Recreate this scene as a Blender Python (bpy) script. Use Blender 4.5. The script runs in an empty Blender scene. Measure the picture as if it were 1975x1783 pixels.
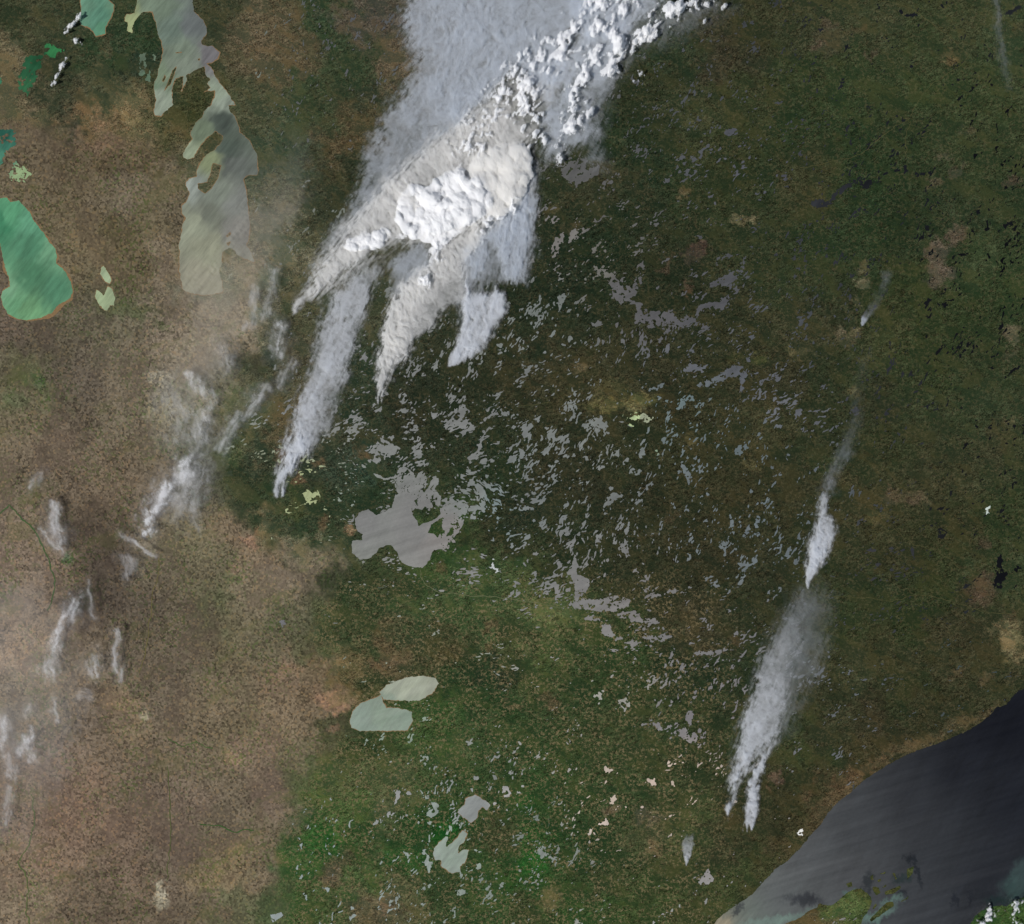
import bpy, math
import numpy as np

# ------------------------------------------------------------------ units
# The scene is a stretch of the Earth seen from orbit: 1 Blender unit = 1 kilometre.
K = 0.33                      # km per photo pixel (Lake Manitoba's south basin is ~45 km wide)
W, HH = 1975, 1783
CX, CY = W / 2, HH / 2
ALT = 705.0                   # satellite altitude, km
SUN_AZ, SUN_EL = 233.0, 50.0  # compass azimuth, elevation

sc = bpy.context.scene
col = sc.collection
sc.unit_settings.system = 'METRIC'
sc.unit_settings.scale_length = 1000.0

# ------------------------------------------------------------------ camera
cam_d = bpy.data.cameras.new('camera')
cam = bpy.data.objects.new('camera', cam_d)
col.objects.link(cam)
cam.location = (0, 0, ALT)
cam.rotation_euler = (0, 0, 0)
cam_d.sensor_fit = 'HORIZONTAL'
cam_d.angle = 2 * math.atan(W * K / 2 / ALT)
cam_d.clip_start = 1.0
cam_d.clip_end = 60000.0
sc.camera = cam

# ------------------------------------------------------------------ light
world = bpy.data.worlds.new('World')
sc.world = world
world.use_nodes = True
wn = world.node_tree.nodes
wl = world.node_tree.links
bg = wn['Background']
sky = wn.new('ShaderNodeTexSky')
sky.sky_type = 'NISHITA'
sky.sun_disc = False
sky.sun_elevation = math.radians(SUN_EL)
sky.sun_rotation = math.radians(SUN_AZ)
wl.new(sky.outputs['Color'], bg.inputs['Color'])
bg.inputs['Strength'].default_value = 0.05

sun_d = bpy.data.lights.new('sun', 'SUN')
sun = bpy.data.objects.new('sun', sun_d)
col.objects.link(sun)
sun_d.energy = 3.6
sun_d.angle = math.radians(0.5)
sun_d.color = (1.0, 0.98, 0.955)
az, el = math.radians(SUN_AZ), math.radians(SUN_EL)
SUN_DIR = np.array([math.sin(az) * math.cos(el), math.cos(az) * math.cos(el), math.sin(el)])
from mathutils import Vector
sun.rotation_euler = Vector(SUN_DIR).to_track_quat('Z', 'Y').to_euler()
sun.location = (0, 0, 900)

vs = sc.view_settings
vs.view_transform = 'Standard'
vs.look = 'None'
vs.exposure = 0.0
vs.gamma = 1.0
vs.use_curve_mapping = False

cy = sc.cycles
cy.max_bounces = 48
cy.diffuse_bounces = 2
cy.glossy_bounces = 2
cy.volume_bounces = 44
cy.transparent_max_bounces = 96
cy.use_denoising = True
cy.use_adaptive_sampling = True
cy.adaptive_threshold = 0.01

# ------------------------------------------------------------------ numpy helpers
def to_world(px, py, z=0.0):
    """photo pixel -> point at height z on the line of sight that meets the ground there"""
    f = (ALT - z) / ALT
    return (px - CX) * K * f, (CY - py) * K * f

def lin(c):
    c = np.asarray(c, float) / 255.0
    return np.where(c <= 0.04045, c / 12.92, ((c + 0.055) / 1.055) ** 2.4)

_tabs = {}
def vn(x, y, seed=0):
    if seed not in _tabs:
        _tabs[seed] = np.random.default_rng(seed + 1000).random((257, 257)).astype(np.float32)
        _tabs[seed][256] = _tabs[seed][0]
        _tabs[seed][:, 256] = _tabs[seed][:, 0]
    t = _tabs[seed]
    xf = np.floor(x); yf = np.floor(y)
    fx = (x - xf).astype(np.float32); fy = (y - yf).astype(np.float32)
    xi = xf.astype(np.int64) & 255; yi = yf.astype(np.int64) & 255
    fx = fx * fx * fx * (fx * (fx * 6 - 15) + 10); fy = fy * fy * fy * (fy * (fy * 6 - 15) + 10)
    a = t[yi, xi]; b = t[yi, xi + 1]; c = t[yi + 1, xi]; d = t[yi + 1, xi + 1]
    return (a + (b - a) * fx) + ((c + (d - c) * fx) - (a + (b - a) * fx)) * fy

def fbm(x, y, seed=0, octv=4, gain=0.5):
    s = 0; a = 1.0; n = 0
    for i in range(octv):
        # rotate each octave so that the lattice does not show
        ca, sa = math.cos(0.7 * i + 0.3), math.sin(0.7 * i + 0.3)
        s = s + a * vn((x * ca - y * sa) * 2 ** i, (x * sa + y * ca) * 2 ** i, seed + 7 * i)
        n += a; a *= gain
    return s / n          # 0..1

def ss(a, b, x):
    t = np.clip((x - a) / (b - a), 0, 1)
    return t * t * (3 - 2 * t)

def sdf(px, py, poly):
    """signed distance in pixels, positive inside"""
    poly = np.asarray(poly, float)
    d2 = np.full(px.shape, 1e12)
    ins = np.zeros(px.shape, bool)
    n = len(poly)
    for i in range(n):
        x0, y0 = poly[i]; x1, y1 = poly[(i + 1) % n]
        ex, ey = x1 - x0, y1 - y0
        L = ex * ex + ey * ey + 1e-9
        t = np.clip(((px - x0) * ex + (py - y0) * ey) / L, 0, 1)
        d2 = np.minimum(d2, (px - x0 - t * ex) ** 2 + (py - y0 - t * ey) ** 2)
        c = (y0 > py) != (y1 > py)
        ins ^= c & (px < (x1 - x0) * (py - y0) / (y1 - y0 + 1e-12) + x0)
    d = np.sqrt(d2)
    return np.where(ins, d, -d)

def idw(px, py, pts, p=3.0, soft=6.0):
    """inverse distance interpolation of pts = [(x, y, v0, v1, ...)]"""
    pts = np.asarray(pts, float)
    sh = px.shape
    px = px.ravel(); py = py.ravel()
    out = np.zeros((px.size, pts.shape[1] - 2), np.float32)
    for s in range(0, px.size, 40000):
        dx = px[s:s + 40000, None] - pts[None, :, 0]
        dy = py[s:s + 40000, None] - pts[None, :, 1]
        w = (dx * dx + dy * dy + soft * soft).astype(np.float32) ** (-p / 2)
        w /= w.sum(1, keepdims=True)
        out[s:s + 40000] = w @ pts[:, 2:].astype(np.float32)
    return out.reshape(sh + (pts.shape[1] - 2,))

def offs(lst, ox, oy):
    """pixel lists read off a 3.95x enlargement with its corner at (ox, oy)"""
    return [(ox + a / 3.95, oy + b / 3.95) for a, b in lst]

def make_mesh(name, v, tri, mat, attrs=None, smooth=False):
    v = np.ascontiguousarray(v, np.float32); tri = np.ascontiguousarray(tri, np.int32)
    me = bpy.data.meshes.new(name)
    me.vertices.add(len(v)); me.vertices.foreach_set('co', v.ravel())
    n = tri.shape[1]
    me.loops.add(tri.size); me.loops.foreach_set('vertex_index', tri.ravel())
    me.polygons.add(len(tri))
    me.polygons.foreach_set('loop_start', np.arange(0, tri.size, n, dtype=np.int32))
    me.polygons.foreach_set('loop_total', np.full(len(tri), n, np.int32))
    if smooth:
        me.polygons.foreach_set('use_smooth', np.ones(len(tri), bool))
    for k, a in (attrs or {}).items():
        if a.ndim == 2:
            at = me.attributes.new(k, 'FLOAT_COLOR', 'POINT')
            at.data.foreach_set('color', np.c_[a, np.ones(len(a))].astype(np.float32).ravel())
        else:
            at = me.attributes.new(k, 'FLOAT', 'POINT')
            at.data.foreach_set('value', a.astype(np.float32))
    me.update(calc_edges=True)
    if mat: me.materials.append(mat)
    ob = bpy.data.objects.new(name, me)
    col.objects.link(ob)
    return ob

def structure(ob): ob['kind'] = 'structure'; return ob
def stuff(ob, label=None, cat=None):
    ob['kind'] = 'stuff'
    if label: ob['label'] = label; ob['category'] = cat
    return ob
def tag(ob, label, cat, group=None):
    ob['label'] = label; ob['category'] = cat
    if group: ob['group'] = group
    return ob

# ------------------------------------------------------------------ material helpers
def new_mat(name):
    m = bpy.data.materials.new(name); m.use_nodes = True
    nt = m.node_tree; nt.nodes.clear()
    return m, nt.nodes, nt.links

class NT:
    def __init__(s, nodes, links): s.n = nodes; s.l = links
    def node(s, t, **kw):
        nd = s.n.new(t)
        for k, v in kw.items(): setattr(nd, k, v)
        return nd
    def put(s, nd, key, v):
        if hasattr(v, 'is_linked') or hasattr(v, 'links'): s.l.new(v, nd.inputs[key])
        else: nd.inputs[key].default_value = v
    def math(s, op, a, b=0.0, c=0.0, clamp=False):
        nd = s.node('ShaderNodeMath', operation=op); nd.use_clamp = clamp
        for i, v in enumerate((a, b, c)): s.put(nd, i, v)
        return nd.outputs[0]
    def mix(s, f, a, b, blend='MIX'):
        nd = s.node('ShaderNodeMix', data_type='RGBA', blend_type=blend)
        s.put(nd, 0, f); s.put(nd, 6, a); s.put(nd, 7, b)
        return nd.outputs[2]
    def noise(s, vec, scale, detail=3, rough=0.55, out='Fac'):
        nd = s.node('ShaderNodeTexNoise')
        s.put(nd, 'Vector', vec); s.put(nd, 'Scale', scale); s.put(nd, 'Detail', detail); s.put(nd, 'Roughness', rough)
        return nd.outputs[out]
    def ramp(s, v, lo, hi, a=0.0, b=1.0):
        nd = s.node('ShaderNodeMapRange'); nd.interpolation_type = 'SMOOTHSTEP'
        for k, x in (('Value', v), ('From Min', lo), ('From Max', hi), ('To Min', a), ('To Max', b)): s.put(nd, k, x)
        return nd.outputs[0]
    def mapping(s, vec, rot=0.0, scale=(1, 1, 1)):
        # turn first, then stretch: the long axis ends up at angle -rot
        nd = s.node('ShaderNodeMapping')
        s.put(nd, 'Vector', vec); nd.inputs['Rotation'].default_value = (0, 0, rot)
        n2 = s.node('ShaderNodeMapping')
        s.put(n2, 'Vector', nd.outputs[0]); n2.inputs['Scale'].default_value = scale
        return n2.outputs[0]

GAIN = 1.0      # albedo that renders as the wanted display value (set from a test)

# ------------------------------------------------------------------ ground material
def ground_material():
    m, n, l = new_mat('land_cover')
    t = NT(n, l)
    pos = t.node('ShaderNodeNewGeometry').outputs['Position']
    base = t.node('ShaderNodeAttribute', attribute_name='cover').outputs['Color']
    farm = t.node('ShaderNodeAttribute', attribute_name='farm').outputs['Fac']
    # quarter-section patchwork of fields, slightly skewed rows
    warp = t.noise(pos, 0.12, 2, out='Color')
    wp = t.node('ShaderNodeVectorMath', operation='MULTIPLY_ADD')
    l.new(warp, wp.inputs[0]); wp.inputs[1].default_value = (0.7, 0.7, 0); l.new(pos, wp.inputs[2])
    vor = t.node('ShaderNodeTexVoronoi', distance='CHEBYCHEV')
    l.new(wp.outputs[0], vor.inputs['Vector']); vor.inputs['Scale'].default_value = 0.8
    vor.inputs['Randomness'].default_value = 0.75
    sp = t.node('ShaderNodeSeparateColor'); l.new(vor.outputs['Color'], sp.inputs[0])
    cell, cell2 = sp.outputs[0], sp.outputs[1]
    big = t.noise(pos, 0.05, 8, 0.72)
    fm = t.math('MULTIPLY_ADD', t.math('SUBTRACT', cell, 0.5), 0.95, 1.0)
    fm = t.math('ADD', fm, t.math('MULTIPLY', t.math('SUBTRACT', big, 0.5), 1.5))
    fine = t.noise(pos, 1.1, 2, 0.6)
    fm = t.math('ADD', fm, t.math('MULTIPLY', t.math('SUBTRACT', fine, 0.5), 1.1))
    farmc = t.mix(1.0, base, fm, 'MULTIPLY')
    green = t.mix(1.0, base, (0.62, 0.98, 0.5, 1), 'MULTIPLY')
    gf = t.math('MULTIPLY', t.ramp(cell2, 0.72, 0.86), t.ramp(t.noise(pos, 0.035, 3), 0.42, 0.62))
    farmc = t.mix(t.math('MULTIPLY', gf, 0.7), farmc, green)
    soil = t.mix(1.0, base, (0.80, 0.76, 0.80, 1), 'MULTIPLY')
    farmc = t.mix(t.math('MULTIPLY', t.ramp(t.noise(t.mapping(pos, 0.2, (1, 0.8, 1)), 0.03, 8, 0.7), 0.5, 0.58), 0.55), farmc, soil)
    past = t.mix(1.0, base, (0.86, 1.0, 0.66, 1), 'MULTIPLY')
    farmc = t.mix(t.math('MULTIPLY', t.ramp(t.noise(t.mapping(pos, 1.1, (1, 0.5, 1)), 0.045, 8, 0.75), 0.55, 0.62), 0.5), farmc, past)
    straw = t.mix(1.0, base, (1.55, 1.4, 1.2, 1), 'MULTIPLY')
    farmc = t.mix(t.math('MULTIPLY', t.ramp(cell2, 0.16, 0.05), 0.75), farmc, straw)
    # forest: streaky mottling along the grain of the bedrock, dark spruce, olive bog, pale clearings
    g1 = t.mapping(pos, math.radians(-28), (0.5, 1.0, 1.0))
    n1 = t.noise(g1, 0.5, 4, 0.75)
    n2 = t.noise(pos, 0.09, 6, 0.72)
    n3 = t.noise(pos, 1.1, 2, 0.7)
    fo = t.math('MULTIPLY_ADD', t.math('SUBTRACT', n1, 0.5), 5.2, 1.02)
    fo = t.math('ADD', fo, t.math('MULTIPLY', t.math('SUBTRACT', n2, 0.5), 2.0))
    fo = t.math('ADD', fo, t.math('MULTIPLY', t.math('SUBTRACT', n3, 0.5), 4.8))
    fo = t.math('MAXIMUM', fo, 0.34)
    forc = t.mix(1.0, base, fo, 'MULTIPLY')
    tan = t.mix(1.0, base, (2.3, 1.8, 1.6, 1), 'MULTIPLY')
    c1 = t.ramp(t.noise(t.mapping(pos, 0.5, (0.7, 1, 1)), 0.7, 3, 0.7), 0.60, 0.66)
    c2 = t.ramp(t.noise(pos, 0.07, 4, 0.65), 0.44, 0.60)
    forc = t.mix(t.math('MULTIPLY', t.math('MULTIPLY', c1, c2), 0.9), forc, tan)
    dk = t.mix(1.0, base, (0.58, 0.74, 0.74, 1), 'MULTIPLY')
    c3 = t.ramp(t.noise(t.mapping(pos, 1.2, (1, 0.55, 1)), 0.45, 5, 0.7), 0.52, 0.62)
    forc = t.mix(t.math('MULTIPLY', c3, 0.65), forc, dk)
    gr = t.mix(1.0, base, (0.86, 1.08, 0.92, 1), 'MULTIPLY')
    forc = t.mix(t.math('MULTIPLY', t.ramp(t.noise(t.mapping(pos, 2.0, (1, 0.8, 1)), 0.12, 4, 0.65), 0.5, 0.6), 0.45), forc, gr)
    bog = t.mix(1.0, base, (1.32, 1.2, 1.02, 1), 'MULTIPLY')
    forc = t.mix(t.math('MULTIPLY', t.ramp(t.noise(t.mapping(pos, 0.6, (0.6, 1, 1)), 0.06, 9, 0.75), 0.52, 0.56), 0.75), forc, bog)
    spruce = t.mix(1.0, base, (0.60, 0.80, 0.78, 1), 'MULTIPLY')
    forc = t.mix(t.math('MULTIPLY', t.ramp(t.noise(t.mapping(pos, 0.4, (0.5, 1, 1)), 0.09, 9, 0.75), 0.52, 0.55), 0.75), forc, spruce)
    cut = t.ramp(t.noise(t.mapping(pos, -0.5, (0.55, 1, 1)), 0.22, 6, 0.72), 0.67, 0.70)
    forc = t.mix(t.math('MULTIPLY', cut, 0.7), forc, (0.105, 0.072, 0.035, 1))
    mos = t.node('ShaderNodeAttribute', attribute_name='mosaic').outputs['Fac']
    fl = t.ramp(t.noise(pos, 0.5, 3, 0.8), 0.50, 0.60)
    fl2 = t.ramp(t.noise(t.mapping(pos, 0.3, (1, 1, 1)), 0.08, 4, 0.7), 0.36, 0.6)
    forc = t.mix(t.math('MULTIPLY', t.math('MULTIPLY', fl, fl2), t.math('MULTIPLY', mos, 0.75)), forc, (0.215, 0.165, 0.085, 1))
    gl = t.ramp(t.noise(t.mapping(pos, 0.9, (1, 1, 1)), 1.0, 2, 0.7), 0.6, 0.68)
    gold = t.mix(1.0, base, (3.2, 2.4, 1.7, 1), 'MULTIPLY')
    forc = t.mix(t.math('MULTIPLY', gl, 0.4), forc, gold)
    cc = t.mix(farm, forc, farmc)
    d = t.node('ShaderNodeBsdfDiffuse'); l.new(cc, d.inputs['Color'])
    o = t.node('ShaderNodeOutputMaterial'); l.new(d.outputs[0], o.inputs['Surface'])
    return m

# ground colour samples: x, y, display r, g, b
GP = """20 30 62 52 34;60 60 80 62 42;120 40 66 55 38;20 100 110 90 62;100 150 62 50 36;200 100 55 55 35;200 180 80 65 45;180 230 115 85 55;250 230 120 95 60;60 200 105 85 58;60 260 105 88 58;130 210 60 50 38;270 120 50 48 38;290 60 55 55 35;370 190 70 55 30;310 240 75 60 35;200 300 88 72 42;110 300 90 75 48;60 340 100 85 55;300 300 85 70 40;330 340 105 90 62;250 370 105 90 65;150 400 95 80 50;330 400 95 82 55;
420 40 55 55 35;480 60 100 80 55;540 60 95 75 50;600 80 85 68 45;560 140 95 75 50;620 30 45 60 35;650 90 45 60 35;700 40 85 70 55;730 50 80 65 55;740 130 100 78 55;690 150 50 60 35;600 180 55 65 38;520 200 75 70 45;640 210 55 58 35;700 190 50 52 35;650 270 90 68 42;680 230 85 68 42;570 260 60 68 45;580 300 60 65 45;640 330 65 58 35;670 320 40 45 28;530 330 75 75 55;560 400 95 85 60;530 420 105 92 68;600 400 70 65 42;630 400 45 48 32;510 500 115 100 75;480 500 120 102 75;
150 430 100 85 52;230 450 88 76 40;180 480 105 88 52;300 450 95 82 50;280 520 90 76 45;240 600 75 78 40;330 520 115 98 70;20 640 95 78 60;120 650 85 75 52;60 680 78 66 50;200 640 95 85 60;300 640 120 102 78;400 640 130 115 85;440 640 125 108 80;460 560 125 110 82;60 740 85 88 45;50 720 90 85 50;160 720 88 75 58;230 720 105 90 65;30 800 105 90 60;130 800 90 75 55;250 800 105 90 65;340 780 125 115 85;430 760 100 95 65;460 740 90 85 55;
40 900 110 92 65;130 900 105 86 62;220 930 105 86 60;60 960 100 85 60;160 1000 85 70 50;250 1000 95 78 55;40 1050 120 98 75;200 1060 75 62 48;180 1150 72 60 48;60 1150 120 98 72;300 1060 105 92 65;370 1060 105 95 60;330 1150 90 76 55;270 1160 85 72 55;30 1250 140 112 78;130 1250 110 92 66;250 1240 95 80 60;400 1100 95 85 55;430 1160 85 88 45;470 1060 122 98 66;490 1150 115 98 68;440 1260 95 85 50;480 1290 100 85 55;350 1290 95 80 58;
40 1350 120 102 72;100 1450 115 92 68;200 1400 105 86 62;240 1370 120 98 62;300 1350 100 84 62;400 1350 110 92 62;450 1400 105 90 55;150 1550 120 92 66;250 1500 105 86 62;350 1550 108 88 66;100 1650 122 95 68;250 1650 108 85 62;350 1650 98 80 60;450 1550 100 86 60;200 1750 95 78 55;380 1750 98 82 58;50 1750 120 100 70;500 1450 120 95 68;520 1550 115 92 70;500 1650 110 90 62;470 1760 90 90 50;430 1690 120 98 58;
540 1100 120 102 75;600 1080 115 100 70;560 1200 85 82 50;520 1240 95 85 55;540 1300 115 90 62;600 1250 80 80 42;620 1300 105 85 52;560 1370 120 98 65;600 1420 110 90 60;580 1450 100 90 55;640 1350 125 95 60;
640 1150 48 58 30;700 1120 50 55 30;760 1130 55 60 32;700 1180 55 60 32;800 1180 65 75 38;900 1130 70 80 40;960 1120 62 72 36;850 1060 55 70 30;700 1240 45 58 30;780 1250 60 60 35;740 1280 95 72 45;860 1260 65 58 32;900 1280 40 55 28;950 1280 35 52 28;900 1180 60 72 36;1000 1180 75 80 40;980 1240 60 62 32;1050 1200 85 85 42;1060 1260 70 75 35;660 1300 95 75 42;700 1330 50 55 28;900 1340 40 55 28;960 1360 45 60 28;850 1390 55 75 30;720 1420 40 68 25;800 1430 60 75 32;640 1420 60 65 30;900 1430 65 75 38;700 1480 80 80 42;620 1520 75 85 38;650 1560 70 85 35;760 1560 90 85 50;580 1600 50 90 28;620 1620 38 80 25;590 1680 45 95 28;680 1630 40 78 25;760 1640 45 78 28;840 1600 30 75 22;870 1600 28 72 22;800 1660 42 75 28;640 1700 75 65 42;700 1720 65 80 35;780 1720 85 78 45;560 1740 55 95 30;620 1750 60 88 32;740 1760 90 72 50;860 1720 45 72 28;950 1700 50 70 30;920 1520 50 65 30;980 1480 50 62 30;960 1620 60 60 32;1000 1550 45 78 28;1030 1560 38 78 25;1050 1500 50 68 30;1020 1660 35 85 22;1050 1680 40 82 25;1100 1620 45 60 28;1150 1650 38 65 25;1050 1750 60 62 32;1150 1700 58 60 32;1120 1760 50 72 28;1230 1750 60 68 30;1300 1700 58 60 30;1250 1600 75 70 40;1200 1550 50 62 30;1300 1550 52 58 30;1350 1600 72 72 36;1400 1650 55 52 30;1400 1720 62 65 32;1480 1620 68 55 32;1450 1680 60 58 30;
480 900 48 52 32;500 960 45 55 32;600 900 48 50 35;640 980 42 52 32;560 1000 50 58 38;600 1040 40 55 30;510 860 50 55 38;660 900 52 58 42;700 900 45 60 45;720 960 40 50 30;550 960 70 70 35;560 830 95 75 48;690 850 60 55 35;690 800 45 52 35;560 600 70 65 42;520 650 75 68 45;570 700 85 72 50;500 700 52 55 38;470 820 90 82 52;440 870 75 78 45;
700 700 48 54 36;800 740 40 42 28;760 800 45 42 28;900 760 42 44 28;900 860 42 46 30;850 820 42 44 28;950 900 38 46 28;1000 980 34 50 28;950 1040 48 46 28;1050 900 48 44 28;1000 750 50 46 28;1050 640 40 44 28;1000 600 38 42 26;1100 560 34 40 26;1150 480 34 42 26;1100 440 70 58 36;1060 410 70 60 36;1040 700 60 52 32;1100 710 75 60 36;1180 780 95 80 42;1230 790 100 85 48;1130 740 60 52 30;1250 700 52 48 30;1300 760 52 46 28;1350 720 48 46 28;1420 690 70 62 32;1460 690 72 66 32;1400 600 48 46 28;1350 480 75 52 40;1340 500 70 55 42;1300 540 40 42 26;1250 450 45 46 28;1200 420 40 46 28;1430 430 95 80 50;1480 460 50 52 30;1180 250 40 48 28;1220 160 48 48 28;1300 100 45 52 32;1250 320 36 46 28;1200 350 60 54 34;1300 350 45 50 28;1350 240 62 60 34;1400 100 60 50 34;1430 60 55 50 32;1450 200 55 55 30;1480 30 55 52 30;1400 330 52 52 28;1480 350 45 50 28;1320 370 85 68 42;
1550 50 58 56 34;1650 60 78 65 40;1600 50 80 64 46;1580 90 85 65 48;1680 110 80 64 46;1700 40 62 60 36;1800 50 55 58 32;1850 60 65 62 36;1930 100 60 64 38;1830 110 100 78 46;1960 60 70 64 38;1550 150 52 56 30;1650 180 55 60 32;1800 180 55 60 32;1900 200 56 60 32;1550 250 44 52 28;1650 270 42 52 28;1750 250 50 54 30;1820 300 84 72 50;1850 330 82 70 50;1800 350 78 66 46;1900 280 55 58 32;1950 350 80 62 46;1870 250 75 66 44;1550 350 62 56 32;1700 350 42 52 28;1750 420 40 46 26;1850 420 50 54 32;1950 420 48 54 30;1550 480 46 52 28;1650 480 46 54 30;1700 440 44 52 28;1800 480 88 70 54;1810 520 92 72 56;1840 460 85 66 50;1900 480 60 64 36;1950 550 50 58 30;1900 600 48 54 28;1550 540 55 56 32;1660 545 95 82 55;1665 515 80 70 44;1600 600 46 46 28;1550 630 62 56 34;1700 600 50 52 26;1780 600 52 56 28;1830 640 50 54 28;1650 640 95 78 52;1720 650 65 62 34;1630 660 80 68 44;1540 680 80 66 40;1950 640 90 74 52;1950 680 72 64 42;1900 700 52 54 30;1800 700 50 54 28;1700 700 52 54 30;1600 740 46 48 28;1640 760 85 74 44;1700 800 50 48 30;1800 780 54 56 32;1900 780 54 58 34;1950 810 80 68 42;1500 750 54 48 30;1500 830 66 58 34;1550 850 48 48 28;1700 850 52 52 28;1800 860 52 52 30;1900 870 62 56 34;1950 900 55 56 32;1450 900 78 66 36;1420 950 55 48 28;1330 850 85 72 40;1300 900 52 48 28;1400 850 72 60 34;1250 950 45 42 26;1200 900 46 46 28;1150 950 45 42 28;1200 1050 48 46 28;1300 1000 68 54 34;1250 1030 80 64 42;1350 1050 52 46 28;1400 1100 50 44 28;1460 1080 50 48 30;1100 1050 44 46 28;1350 1150 45 42 26;1300 1180 60 52 30;1330 1210 65 54 34;1420 1150 48 48 28;1200 1250 50 62 28;1150 1300 48 58 28;1100 1350 50 60 30;1050 1340 75 62 38;1200 1350 46 56 28;1300 1300 38 46 26;1400 1300 42 48 28;1420 1230 72 58 38;1250 1420 58 62 32;1150 1420 60 64 32;1350 1450 50 54 28;1250 1480 60 62 32;1100 1480 55 64 30;1180 1380 70 68 36;
1550 950 55 50 30;1500 1000 52 48 28;1600 900 48 52 30;1650 950 65 56 32;1720 950 85 66 44;1700 990 78 66 38;1800 900 60 54 32;1760 970 70 54 38;1850 1000 55 50 28;1900 1050 75 58 40;1950 1000 50 54 28;1800 1050 55 52 28;1700 1080 58 52 30;1750 1050 55 50 28;1680 1150 45 50 28;1800 1130 48 52 26;1900 1120 82 62 44;1890 1150 85 62 44;1950 1080 58 60 34;1650 1200 55 56 30;1750 1200 48 52 26;1850 1200 58 50 30;1950 1190 85 66 42;1950 1240 125 100 65;1920 1210 100 80 50;1970 1270 110 88 55;1700 1250 60 54 30;1800 1250 62 54 32;1650 1300 62 58 34;1750 1330 46 48 26;1850 1300 78 62 38;1900 1310 85 68 44;1950 1310 70 58 36;1600 1350 50 48 28;1680 1380 58 48 30;1780 1380 54 48 28;1850 1390 80 64 40;1600 1420 58 54 32;1550 1430 56 58 30;1650 1450 60 50 28;1720 1450 75 60 36;1500 1510 90 64 48;1560 1520 52 50 28;1620 1510 80 58 36;1640 1500 95 68 42;1530 1600 62 56 30;1580 1560 85 62 38;1480 1560 50 46 26;
1640 1750 58 64 28;1560 1780 80 62 34;1700 1720 70 66 28;1930 1770 62 80 30;1900 1770 40 80 28"""
GPTS = [tuple(float(a) for a in s.split()) for s in GP.replace('\n', '').split(';') if s.strip()]

_keep, _clear = [], []
for p in GPTS:
    if p[3] > 1.45 * p[2]: p = (p[0], p[1], p[2] + 5, p[3] * .86, p[4] + 2)
    if p[0] < 420 and p[1] < 260 and p[2] < 86: p = (p[0], p[1], p[2] - 11, p[3] + 2, p[4] - 2)
    (_clear if p[0] > 900 and p[2] > 66 and p[2] > p[3] and p[1] < 1560 else _keep).append(p)
GPTS = _keep
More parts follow.
